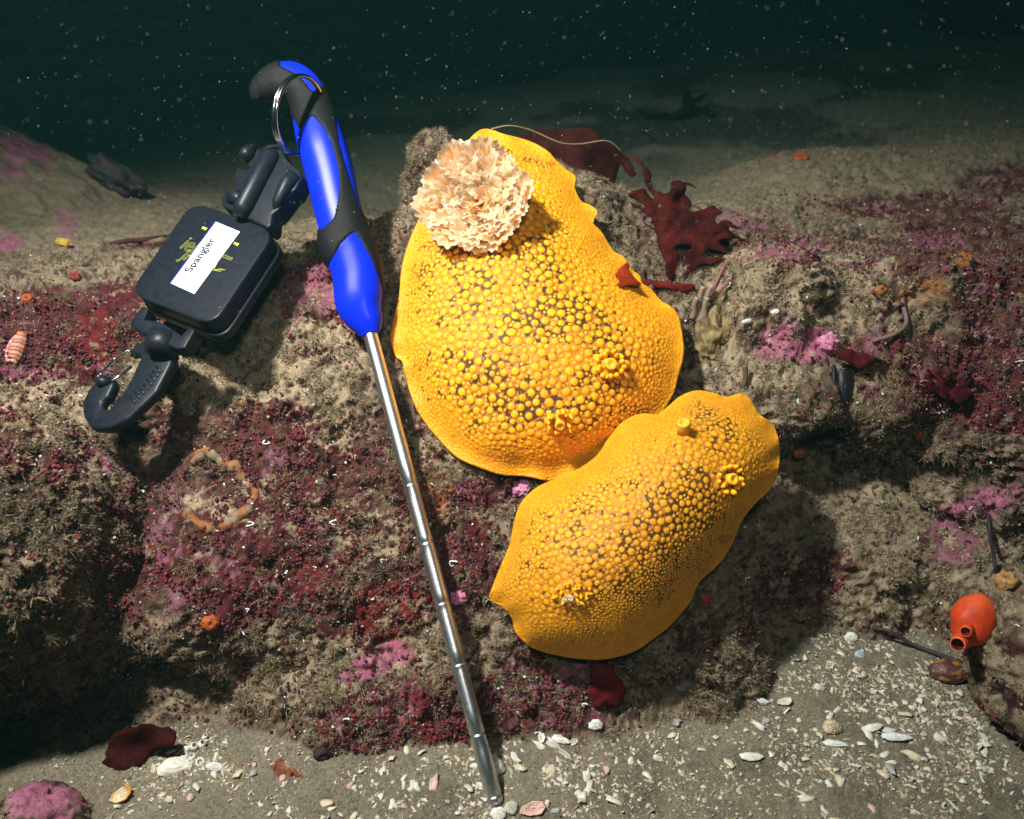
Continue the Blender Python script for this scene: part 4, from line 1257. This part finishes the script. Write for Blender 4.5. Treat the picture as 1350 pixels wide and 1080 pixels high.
# stalks and worm tubes
def stalk(name, pts, r, col, lab, cat, r1=None, off=.001):
    q = catmull([on_rock(x, y_, off + d_) for x, y_, d_ in pts], 24)
    o = tube(name, q, np.linspace(r, r1 or r, 24), M_CRUST, None, nseg=9, colors=col)
    if lab: tag(o, lab, cat)
    return o
wt = empty("tube_worms", on_rock(925, 400), "clump of upright silty worm tubes right of the large slug", "worm tubes")
for (x0, y0, x1, y1) in ((917, 425, 926, 378), (922, 425, 938, 376), (912, 420, 919, 392), (926, 430, 932, 392)):
    P0_ = on_rock(x0, y0, .001); P1_ = on_rock(x1, y1, .012)
    q = np.array([mix(P0_, P1_, t) + .0006 * math.sin(t * 7) * R_ for t in np.linspace(0, 1, 12)])
    V, Fq = sweep(np.vstack([q, q[-1:] - (q[-1] - q[-2]) * .1, q[-2:-1]]), np.r_[np.linspace(.0022, .0017, 12), .0011, .0009], 10)
    cc = np.tile(np.array([.22, .15, .10]), (len(V), 1)); cc[12 * 10:-2] = (.05, .03, .02); cc[11 * 10:12 * 10] = (.36, .30, .24)
    obj("tube", small_mesh("tube", [(V, Fq, cc)]), M_CRUST, wt)
stalk("worm_tube", [(981, 507, 0), (983, 497, .004), (982, 482, .009)], .0018, (.17, .10, .05), "single short brown worm tube above the smaller slug", "worm tube")
stalk("brittle_star", [(1150, 828, .001), (1172, 832, .004), (1200, 848, .004), (1235, 862, .002), (1262, 872, .001)], .0010, (.05, .032, .03), "dark thin brittle star arm curving along the sand edge beside the brown shell", "brittle star", .0016)
stalk("hydroid", [(1302, 672, .004), (1306, 710, .010), (1312, 745, .012), (1318, 800, .006)], .0012, (.03, .018, .024), "thin dark stem hanging beside the orange tunicate", "hydroid")
stalk("pink_worm", [(1030, 330, .0), (960, 372, .003), (935, 395, .003), (955, 350, .003)][1:], .0012, (.25, .09, .08), "thin pinkish brown worm tube over the dark hollow behind the alga", "worm tube")
stalk("root_strand", [(1150, 450, .002), (1180, 440, .002), (1195, 425, .003), (1190, 395, .002), (1200, 370, .001)], .0015, (.16, .09, .08), "curving brown strand across the right plateau", "strand")
stalk("crack_weed", [(145, 322, .0), (168, 318, .002), (192, 316, .002), (225, 312, 0)], .0022, (.06, .012, .016), "dark red weed strip lying across the sand behind the retractor", "alga")

# white coiled worm tubes
WT = [(490, 792), (456, 801), (446, 818), (665, 906), (986, 766), (1328, 549), (1343, 480), (352, 583), (648, 702), (597, 744), (1298, 655), (1318, 690), (1270, 694), (322, 805), (210, 792), (592, 585), (395, 842), (185, 648), (565, 835), (1128, 530), (1040, 540), (1215, 562), (770, 930), (455, 950), (708, 968), (845, 935), (440, 690), (505, 740), (330, 690), (1240, 545)]
for k, (x, y_) in enumerate(WT):
    s_ = 4 + 4 * rnd.random(); a0 = rnd.random() * 6.3; turn = 1.2 + 4.5 * rnd.random(); wv_ = rnd.random() * 3
    pts = [on_rock(x, y_, .0012) + (R_ * math.cos(a0 + t * turn) + U_ * math.sin(a0 + t * turn + .6 * math.sin(t * 5 + wv_)) * (.4 + .15 * wv_)) * s_ * (1 - .6 * t) * .5 / FPX for t in np.linspace(0, 1, 14)]
    o = tube("white_worm_tube", pts, np.linspace(.0007, .0003, 14), M_SHELL, None, nseg=6, colors=(.62, .60, .55))
    wh = "the rock face left of the steel rod" if x < 545 else ("the rock between the steel rod and the slugs" if x < 720 and y_ < 900 else ("the foot of the ledge below the smaller slug" if x < 900 else "the shaded rocks right of the slugs"))
    tag(o, "small white curled worm tube on " + wh, "worm tube", "white curled worm tubes on " + wh)
tick("life")
# ------------------------------------------------------------------ shells
def shard(seed, curl=.5, long=1.6):
    r = np.random.default_rng(seed)
    na = 9; th = np.linspace(0, 6.283, na, endpoint=False) + r.normal(size=na) * .15
    rad = 1 + .3 * r.normal(size=na) * .7
    x = np.cos(th) * rad * long; y_ = np.sin(th) * rad
    top = np.stack([x, y_, -curl * (y_ ** 2) * .5 - .15 * curl * x ** 2], 1)
    mid = np.stack([x * .5, y_ * .5, .12 - curl * (y_ * .5) ** 2 * .5 + .04 * r.normal(size=na)], 1)
    bot = top - np.array([0, 0, .22])
    c = np.array([[0, 0, .18]]); cb = np.array([[0, 0, -.12]])
    V = np.vstack([top, mid, bot, c, cb]); F = []
    for i in range(na):
        j = (i + 1) % na
        F += [[i, j, na + j, na + i], [na + i, na + j, 3 * na], [2 * na + i, 2 * na + j, j, i], [2 * na + j, 2 * na + i, 3 * na + 1]]
    return V, F
def shell_mat(name, c, v=.25):
    return simple(name, c, rough=.5, spec=.35, noise=v, scale=400, bump=.0002)
MS = [shell_mat("shell_white", (.54, .50, .43)), shell_mat("shell_cream", (.52, .44, .31)), shell_mat("shell_pink", (.50, .33, .27)), shell_mat("shell_grey", (.30, .29, .26))]
NM = ["white", "cream", "pinkish", "grey"]
PROTO = {}; PROTO_LONG = {}
for c_ in range(4):
    for k in range(6):
        V, F = shard(100 + k + 7 * c_, curl=.3 + .25 * (k % 3), long=1.0 + .45 * (k % 4))
        me = bpy.data.meshes.new("shell_fragment"); me.from_pydata((V * .001).tolist(), [], F)
        me.polygons.foreach_set("use_smooth", [k_ % 2 == 0 for k_ in range(len(me.polygons))])
        me.materials.append(MS[c_]); PROTO[c_, k] = me; PROTO_LONG[c_, k] = (k % 4) >= 2
sandpts = []
def is_sand(px, py):
    q = zi[min(CH - 1, max(0, int(py / 2.5))), min(CW - 1, max(0, int(px / 2.5)))]
    return q >= 0 and q < len(G) and allR[q] < .4 and G[q, 2] < .05
def dens(px, py):
    d_ = .25 + .9 * math.exp(-(((px - 1230) / 150) ** 2 + ((py - 940) / 70) ** 2)) + .55 * math.exp(-(((px - 680) / 130) ** 2 + ((py - 1015) / 45) ** 2)) + .6 * math.exp(-(((px - 255) / 60) ** 2 + ((py - 1015) / 25) ** 2))
    return d_ + .4 * math.exp(-(((px - 1120) / 60) ** 2 + ((py - 870) / 40) ** 2))
def frame(n, a):
    t = norm(np.array([math.cos(a), math.sin(a), 0.0]) - n * (n @ np.array([math.cos(a), math.sin(a), 0.0]))); b = np.cross(n, t)
    return t, b
def place(me, p, n, a, s, flat=1.0):
    o = bpy.data.objects.new(me.name.split(".")[0], me); COL.objects.link(o)
    t, b = frame(n, a)
    o.matrix_world = Matrix(((t[0] * s, b[0] * s, n[0] * s * flat, p[0]), (t[1] * s, b[1] * s, n[1] * s * flat, p[1]), (t[2] * s, b[2] * s, n[2] * s * flat, p[2]), (0, 0, 0, 1)))
    return o
cnt = 0; tries = 0
rs2 = np.random.default_rng(12)
while cnt < 270 and tries < 9000:
    tries += 1
    x, y_ = rs2.uniform(130, 1350), rs2.uniform(820, 1080)
    if not is_sand(x, y_) or rs2.random() > dens(x, y_): continue
    p, n_, z = hit(x, y_)
    c_ = int(rs2.choice(4, p=[.5, .3, .1, .1])); me_k = int(rs2.integers(6)); me = PROTO[c_, me_k]
    s = rs2.uniform(1.0, 2.5) * (1.35 if rs2.random() < .12 else 1)
    nn = norm(np.array([0, 0, 1.0]) + rs2.normal(size=3) * .38)
    o = place(me, p + np.array([0, 0, .0004 * s]), nn, rs2.uniform(0, 6.28), s)
    wh = "below the barnacle cluster" if x < 450 else ("near the steel rod tip" if x < 850 else ("on the bare sand below the smaller slug" if x < 1050 else ("on the upper part of the shell bed" if y_ < 930 else "in the thick of the shell bed")))
    sh = "long" if PROTO_LONG[c_, int(me_k)] else "stubby"
    tag(o, "small %s %s broken shell piece %s" % (sh, NM[c_], wh), "shell fragment", "%s %s shell fragments %s" % (sh, NM[c_], wh)); cnt += 1
print("fragments", cnt)
# named larger shells
def big_shell(name, px, py, lx, ly, ang, col, lab, cat="shell", h=.35, ribs=0, open_=False, tilt=.3, col2=None, seed=1):
    p, n_, z = hit(px, py); k = z / FPX
    n_ = norm(n_ + tilt * norm(CAMP - p))
    t = norm(R_ * math.cos(ang) + U_ * math.sin(ang)); t = norm(t - n_ * (t @ n_)); b = np.cross(n_, t)
    th = np.linspace(0, 6.283, 40, endpoint=False); rr = np.linspace(.03, 1, 12)
    Rr, Th = np.meshgrid(rr, th, indexing='ij')
    wob = 1 + .07 * np.sin(Th * 3 + seed) + .05 * np.sin(Th * 7 + seed * 2)
    X = Rr * np.cos(Th) * lx * wob; Y = Rr * np.sin(Th) * ly * wob
    Z = ly * h * 2 * ((1 - Rr ** 2) if not open_ else (Rr ** 2 - .6)) + ribs * ly * .05 * np.sin(Th * 14) * Rr + .05 * ly * np.sin(Rr * 20)
    V = p + (X * k)[..., None] * t + (Y * k)[..., None] * b + (Z * k + .0008)[..., None] * n_
    V = V.reshape(-1, 3)
    C = np.tile(np.array(col, float), (len(V), 1)) * (1 + .18 * fbm(V, 400, 3, seed) - .12 * np.sin(Rr.ravel() * 24))[:, None]
    if col2 is not None: C = mixc(C, col2, sm(fbm(V, 200, 3, seed + 5), 0, .4))
    o = obj(name, small_mesh(name, [(V, grid_faces(12, 40, True), C)]), M_SHELL)
    m_ = o.modifiers.new("thickness", 'SOLIDIFY'); m_.thickness = .0007; m_.offset = -1
    tag(o, lab, cat); return o
big_shell("oval_shell", 231, 1012, 22, 12, .35, (.62, .58, .50), "largest white oval shell below the barnacle cluster, lower left", seed=3)
big_shell("oval_shell", 283, 1012, 11, 5, -.05, (.62, .60, .56), "narrow white oval shell right of the barnacle cluster", seed=4)
big_shell("broken_shell", 162, 1050, 15, 10, .5, (.60, .48, .30), "broken cup-shaped shell with an orange rim on the lower left sand", open_=True, col2=(.55, .22, .04), seed=5)
big_shell("clam_shell", 648, 1010, 13, 17, 1.2, (.64, .58, .50), "chunky ridged white shell touching the steel rod near its tip", ribs=2, h=.5, seed=6)
big_shell("oval_shell", 714, 974, 4.5, 7, 0.0, (.60, .58, .52), "small upright oval shell, leftmost of three at the foot of the ledge", open_=True, seed=7)
big_shell("oval_shell", 739, 976, 12, 4.5, -.45, (.62, .60, .54), "long tilted white shell, middle of three at the foot of the ledge", seed=8)
big_shell("oval_shell", 757, 979, 6, 4.5, .7, (.50, .42, .34), "small oval shell, rightmost of three at the foot of the ledge", open_=True, seed=9)
big_shell("broken_shell", 785, 956, 9, 6, .1, (.64, .62, .58), "bright white broken shell on the ledge foot below the red blade", seed=10, ribs=2)
big_shell("broken_shell", 703, 1068, 17, 9, .3, (.56, .34, .30), "pinkish broken shell at the bottom edge right of the rod tip", seed=11, ribs=2, open_=True)
big_shell("round_shell", 674, 1066, 8, 8, .2, (.42, .42, .34), "round greenish grey shell beside the rod tip", seed=12)
big_shell("round_shell", 657, 1074, 10, 8, .2, (.62, .58, .52), "rounded white shell at the bottom edge under the rod tip", seed=31)
big_shell("long_shell", 990, 999, 15, 5, -.1, (.60, .56, .48), "long thin white shell lying flat on the middle of the right sand", seed=13)
big_shell("long_shell", 1180, 973, 19, 5, -.08, (.66, .64, .62), "longest white shell strip among the lower right fragments", seed=14)
big_shell("long_shell", 1100, 982, 16, 4, -.12, (.64, .62, .60), "white shell strip left of the longest strip", seed=15)
big_shell("round_shell", 1122, 840, 8, 6, .1, (.56, .52, .46), "pale round shell at the top tip of the sand patch", seed=16)
big_shell("round_shell", 1133, 864, 6, 5, .1, (.33, .37, .38), "bluish grey round shell near the tip of the sand patch", seed=17)
big_shell("broken_shell", 1035, 927, 10, 6, .2, (.52, .46, .36), "cream broken shell with a dark hollow on the sand below the ledge", open_=True, seed=18)
big_shell("long_shell", 1000, 924, 12, 4, -.2, (.64, .62, .58), "white splinter of shell left of the hollow cream shell", seed=19)
big_shell("broken_shell", 1150, 961, 13, 5, .35, (.60, .56, .50), "tilted white shell sliver above the longest strip", seed=20)
big_shell("broken_shell", 1340, 966, 16, 6, -.3, (.66, .64, .62), "large white shell piece at the right edge of the sand", seed=21)
big_shell("broken_shell", 1096, 960, 14, 9, .2, (.44, .34, .22), "tan ribbed shell piece in the middle of the fragment bed", ribs=3, seed=22)
big_shell("white_chip", 984, 423, 7, 3, .1, (.62, .6, .56), "white chip on the silt behind the smaller slug", seed=23)
big_shell("white_chip", 1022, 412, 5, 3, .0, (.64, .64, .64), "small bright white chip on the right plateau above the pink patch", seed=24)
big_shell("dark_shell", 902, 905, 12, 5, .25, (.20, .20, .20), "grey white shell wedged at the ledge foot right of the red blade", seed=26)
bc = empty("barnacle_cluster", hit(255, 990)[0], "cluster of small white barnacles by the big oval shell", "barnacles")
for (x, y_, r, h) in ((246, 988, 6, 7), (256, 985, 6, 8), (265, 983, 6, 9), (243, 997, 6, 5), (254, 998, 5, 5), (264, 1005, 7, 4), (269, 974, 4, 10), (250, 1006, 5, 4)):
    p, n_, z = hit(x, y_); k = z / FPX; n_ = norm(n_ + .5 * norm(CAMP - p) + .3 * rs2.normal(size=3))
    path = [p - n_ * k * 2, p + n_ * k * h * .4, p + n_ * k * h, p + n_ * k * h * .9, p + n_ * k * h * .3]
    V, Fq = sweep(path, [r * k, r * k * .9, r * k * .6, r * k * .4, r * k * .25], 10)
    cc = np.tile(np.array([.64, .60, .54]), (len(V), 1)); cc[3 * 10:5 * 10] = (.16, .12, .09)
    obj("barnacle", small_mesh("barnacle", [(V, Fq, cc)]), M_SHELL, bc)

# ------------------------------------------------------------------ scattered ground cover, instanced
def tint_mat(name, rough=.9, spec=.1, trans=.0):
    m, nt, b = mat_new(name)
    at = nt.nodes.new("ShaderNodeAttribute"); at.attribute_type = 'INSTANCER'; at.attribute_name = "tint"
    nt.links.new(at.outputs["Color"], b.inputs["Base Color"])
    b.inputs["Roughness"].default_value = rough; b.inputs["Specular IOR Level"].default_value = spec
    return m
M_TURF = tint_mat("turf"); M_GRIT = tint_mat("grit", .5, .5); M_NOD = tint_mat("crust_nodule", .6, .3)
def proto_col(name, meshes, mat):
    c = bpy.data.collections.new(name)
    for k, me in enumerate(meshes):
        me.materials.clear(); me.materials.append(mat)
        c.objects.link(bpy.data.objects.new("%s_%02d" % (name, k), me))
    return c
def scatter(name, P, N, scl, tint, pc, kind_label=None):
    me = bpy.data.meshes.new(name); me.vertices.add(len(P)); me.vertices.foreach_set("co", np.asarray(P, np.float32).ravel())
    r = np.random.default_rng(len(P))
    # euler from normal with random spin
    N = norm(N); pitch = np.arccos(np.clip(N[:, 2], -1, 1)); yaw = np.arctan2(N[:, 1], N[:, 0])
    at = me.attributes.new("nrm", 'FLOAT_VECTOR', 'POINT'); at.data.foreach_set("vector", N.astype(np.float32).ravel())
    at = me.attributes.new("spin", 'FLOAT', 'POINT'); at.data.foreach_set("value", (r.random(len(P)) * 6.28).astype(np.float32))
    at = me.attributes.new("scl", 'FLOAT', 'POINT'); at.data.foreach_set("value", np.asarray(scl, np.float32))
    at = me.attributes.new("pick", 'INT', 'POINT'); at.data.foreach_set("value", r.integers(0, len(pc.objects), len(P)).astype(np.int32))
    c = np.ones((len(P), 4), np.float32); c[:, :3] = np.clip(tint, 0, 1)
    at = me.attributes.new("tint", 'FLOAT_COLOR', 'POINT'); at.data.foreach_set("color", c.ravel())
    o = obj(name, me); tag(o, kind="stuff")
    ng = bpy.data.node_groups.new(name, 'GeometryNodeTree')
    ng.interface.new_socket("Geometry", in_out='INPUT', socket_type='NodeSocketGeometry'); ng.interface.new_socket("Geometry", in_out='OUTPUT', socket_type='NodeSocketGeometry')
    gi = ng.nodes.new("NodeGroupInput"); go = ng.nodes.new("NodeGroupOutput"); ip = ng.nodes.new("GeometryNodeInstanceOnPoints")
    ci = ng.nodes.new("GeometryNodeCollectionInfo"); ci.inputs["Collection"].default_value = pc; ci.inputs["Separate Children"].default_value = True; ci.inputs["Reset Children"].default_value = True
    def na(nm, ty):
        n_ = ng.nodes.new("GeometryNodeInputNamedAttribute"); n_.data_type = ty; n_.inputs[0].default_value = nm; return n_.outputs["Attribute"]
    al = ng.nodes.new("FunctionNodeAlignRotationToVector"); al.axis = 'Z'
    ng.links.new(na("nrm", 'FLOAT_VECTOR'), al.inputs["Vector"])
    ax3 = ng.nodes.new("FunctionNodeAxisAngleToRotation"); ax3.inputs["Axis"].default_value = (0, 0, 1)
    ng.links.new(na("spin", 'FLOAT'), ax3.inputs["Angle"])
    rr = ng.nodes.new("FunctionNodeRotateRotation"); rr.rotation_space = 'LOCAL'
    ng.links.new(al.outputs[0], rr.inputs[0]); ng.links.new(ax3.outputs[0], rr.inputs[1])
    ng.links.new(gi.outputs[0], ip.inputs["Points"]); ng.links.new(ci.outputs[0], ip.inputs["Instance"])
    ip.inputs["Pick Instance"].default_value = True
    ng.links.new(na("pick", 'INT'), ip.inputs["Instance Index"])
    ng.links.new(rr.outputs[0], ip.inputs["Rotation"]); ng.links.new(na("scl", 'FLOAT'), ip.inputs["Scale"])
    ng.links.new(ip.outputs[0], go.inputs[0])
    md = o.modifiers.new("scatter", 'NODES'); md.node_group = ng
    return o

def tuft_mesh(seed, n=13, wide=1.0):
    r = np.random.default_rng(seed); Vs = []; Fs = []
    for i in range(n):
        a = r.random() * 6.28; base = np.array([math.cos(a), math.sin(a), 0]) * .35 * r.random()
        d = np.array([math.cos(a + r.normal() * .6) * (.5 + wide * r.random()), math.sin(a + r.normal() * .6) * (.5 + wide * r.random()), .35 + .5 * r.random()])
        L = .45 + .6 * r.random(); w = .055 + .04 * r.random(); s = norm(np.cross(d, [0, 0, 1.0])); u2 = norm(np.cross(s, d)); o = len(Vs)
        bend = r.normal(size=3) * .7
        for t, ww in ((0, 1), (.45, .95), (.8, .8), (1.0, .25)):
            c = base + d * L * t + bend * t * t * .8
            for k in range(3):
                q = k * 2.094
                Vs.append(c + (s * math.cos(q) + u2 * math.sin(q)) * w * ww)
        for t in range(3):
            for k in range(3):
                k2 = (k + 1) % 3
                Fs.append([o + t * 3 + k, o + t * 3 + k2, o + t * 3 + 3 + k2, o + t * 3 + 3 + k])
        Fs.append([o + 9, o + 10, o + 11])
    me = bpy.data.meshes.new("turf_tuft"); me.from_pydata([tuple(v) for v in Vs], [], Fs); return me
def blob_mesh(seed, n=2, k_=.35, clump=3):
    r = np.random.default_rng(seed); V, Fc = ico(n); Vs = []; Fs = []
    for i in range(clump):
        c = r.normal(size=3) * .45 * (clump > 1); s_ = .45 + .4 * r.random(); o = sum(len(v) for v in Vs)
        Vs.append(V * (1 + k_ * fbm(V + i, 1.5, 2, seed))[:, None] * s_ + c); Fs.append(Fc + o)
    V = np.vstack(Vs); Fc = np.vstack(Fs); return mesh_np("nodule", V, Fc)
TUFT = proto_col("turf_proto", [tuft_mesh(k) for k in range(7)], M_TURF)
NOD = proto_col("nodule_proto", [blob_mesh(k) for k in range(5)], M_NOD)
GRT = proto_col("grit_proto", [(lambda V, F: (lambda me: (me.from_pydata(V.tolist(), [], F), me)[1])(bpy.data.meshes.new("grit")))(*shard(300 + k, .4, 1 + .4 * (k % 4))) for k in range(6)], M_GRIT)
SNW = proto_col("snow_proto", [blob_mesh(30 + k, 1, .3, 1) for k in range(3)], M_GRIT)

rs3 = np.random.default_rng(77)
inA = inside(ax, ay, shrink(SLUG_A, .97)) | inside(ax, ay, shrink(SLUG_B, .97))
cover = allR * (np.hypot(ax - 60, ay - 1062) > 52) * (az > .2) * (np.abs(ax - 675) < 820) * (ay < 1200) * (ay > 120) * ~inA
lumpy = sm(fbm(allP, 130, 3, 444) + .3 * fbm(allP, 35, 2, 445), -.15, .5)
near = 1 - .80 * sm(allP[:, 1], .60, .72) * (1 - .5 * sm(ax, 880, 1050))
bare = blot(ax, ay, np.zeros(len(ax)), [(90, 300, 200, 90, 20, 1), (90, 350, 260, 30, 0, 1)], .5)
w1 = cover * (.10 + .9 * allS) * lumpy * near * (1 - .85 * bare) * (1 - .6 * allM)
def choose(w, n):
    c = np.cumsum(w / w.sum()); return np.unique(np.searchsorted(c, rs3.random(n)))
i1 = choose(w1 + .05 * cover * near * (1 - bare), 120000)
base = np.array([[.27, .21, .135], [.20, .155, .10], [.34, .275, .18], [.14, .10, .065], [.15, .07, .05], [.22, .18, .09]])
pk1 = rs3.choice(6, len(i1), p=[.33, .25, .17, .12, .05, .08])
tint = base[pk1] * rs3.uniform(.7, 1.25, len(i1))[:, None] * (.86 + .45 * blot(ax[i1], ay[i1], np.zeros(len(i1)), SILTY, .9))[:, None]
scatter("silty_turf", allP[i1] - allN[i1] * .0004, allN[i1] + .25 * rs3.normal(size=(len(i1), 3)) + np.array([0, 0, .25]), rs3.uniform(.0008, .0021, len(i1)) * (.75 + .6 * lumpy[i1]), tint, TUFT)
i6 = choose(w1 + .1 * cover * near, 32000)
tint = base[rs3.choice(6, len(i6))] * rs3.uniform(.6, 1.15, len(i6))[:, None]
scatter("silt_crumbs", allP[i6], allN[i6], rs3.uniform(.0004, .0012, len(i6)), tint, NOD)
# red and brown crust nodules
w2 = cover * (.12 + allM) * sm(fbm(allP, 90, 3, 555), -.3, .4) * near * (1 - bare)
i2 = choose(w2, 30000)
base = np.array([[.085, .010, .016], [.12, .013, .016], [.055, .010, .016], [.17, .018, .018], [.11, .04, .05], [.05, .03, .02]])
tint = base[rs3.choice(6, len(i2), p=[.30, .22, .22, .06, .10, .10])] * rs3.uniform(.6, 1.4, len(i2))[:, None]
scatter("crust_nodules", allP[i2], allN[i2], rs3.uniform(.0006, .0017, len(i2)), tint, NOD)
# white and orange flecks between the turf
w3 = cover * np.ones(len(allP)) * near * (1 - .7 * bare)
i3 = choose(w3, 2600)
base = np.array([[.58, .56, .50], [.45, .39, .29], [.45, .10, .05], [.50, .20, .30], [.7, .7, .7]])
tint = base[rs3.choice(5, len(i3), p=[.40, .22, .12, .08, .18])]
scatter("shell_grit_on_rock", allP[i3] + allN[i3] * .0010, allN[i3] + .7 * rs3.normal(size=(len(i3), 3)), rs3.uniform(.0003, .0008, len(i3)), tint, GRT)
# sand grains and crumbs
sndm = (allR < .4) & (az > .2) & (np.abs(ax - 675) < 800) & (allP[:, 1] < .6) & (ay > 780) & (ay < 1200)
dn = np.array([0.0])
dd2 = .30 + 1.1 * np.exp(-(((ax - 1230) / 170) ** 2 + ((ay - 945) / 80) ** 2)) + .7 * np.exp(-(((ax - 680) / 150) ** 2 + ((ay - 1015) / 50) ** 2)) + .7 * np.exp(-(((ax - 255) / 80) ** 2 + ((ay - 1015) / 30) ** 2)) + .6 * np.exp(-(((ax - 1110) / 70) ** 2 + ((ay - 865) / 40) ** 2))
w4 = sndm * dd2 * sm(fbm(allP, 60, 3, 666), -.5, .4)
i4 = choose(w4 ** 1.3, 9500)
base = np.array([[.50, .46, .38], [.42, .34, .23], [.28, .23, .16], [.10, .08, .06], [.38, .25, .20]])
tint = base[rs3.choice(5, len(i4), p=[.34, .28, .20, .10, .08])]
jit = rs3.normal(size=(len(i4), 3)) * .0008; jit[:, 2] = .0002
scatter("shell_grit_on_sand", allP[i4] + jit, np.array([0, 0, 1.0]) + .4 * rs3.normal(size=(len(i4), 3)), .0003 + .0011 * rs3.random(len(i4)) ** 3.0, tint, GRT)
i5 = choose(sndm * 1.0, 16000)
base = np.array([[.16, .135, .095], [.21, .18, .13], [.10, .08, .055], [.28, .25, .20]])
jit = rs3.normal(size=(len(i5), 3)) * .0008; jit[:, 2] = 0
scatter("sand_grains", allP[i5] + jit, rs3.normal(size=(len(i5), 3)) + 1e-3, rs3.uniform(.0002, .00048, len(i5)), base[rs3.choice(4, len(i5))], NOD)

# ------------------------------------------------------------------ drifting particles and the water's haze
n_ = 17000
z = .28 * (2.4 / .28) ** rs3.random(n_)
X = rs3.uniform(-150, 1500, n_); Y = rs3.uniform(-100, 1150, n_) 
keep = rs3.random(n_) < np.where(Y < 300, 1.0, .16)
Pp = W(X, Y, z)[keep]; zk = z[keep]
keep2 = Pp[:, 2] > .24 - .05 * (Y[keep] > 300)
Pp = Pp[keep2]; zk = zk[keep2]
scatter("drifting_particles", Pp, rs3.normal(size=(len(Pp), 3)), (.00011 + .00026 * rs3.random(len(Pp)) ** 3) * (.6 + zk * .8), np.tile([.55, .56, .48], (len(Pp), 1)), SNW)

hm = bpy.data.materials.new("water_haze"); hm.use_nodes = True
hm.node_tree.nodes.clear()
ho = hm.node_tree.nodes.new("ShaderNodeOutputMaterial"); hv = hm.node_tree.nodes.new("ShaderNodeVolumePrincipled")
hv.inputs["Color"].default_value = (.034, .125, .118, 1)
hv.inputs["Density"].default_value = HAZE
hv.inputs["Absorption Color"].default_value = (0.0, .72, .70, 1)
hv.inputs["Anisotropy"].default_value = 0.2
hm.node_tree.links.new(hv.outputs[0], ho.inputs["Volume"])
bm = bmesh.new(); bmesh.ops.create_cube(bm, size=1.0)
bmesh.ops.scale(bm, vec=(56, 15, 2.5), verts=bm.verts); bmesh.ops.translate(bm, vec=(0, 5, -.15 + .1), verts=bm.verts)
me = bpy.data.meshes.new("haze"); bm.to_mesh(me); bm.free()
tag(obj("haze", me, hm), kind="stuff")
tick("done")
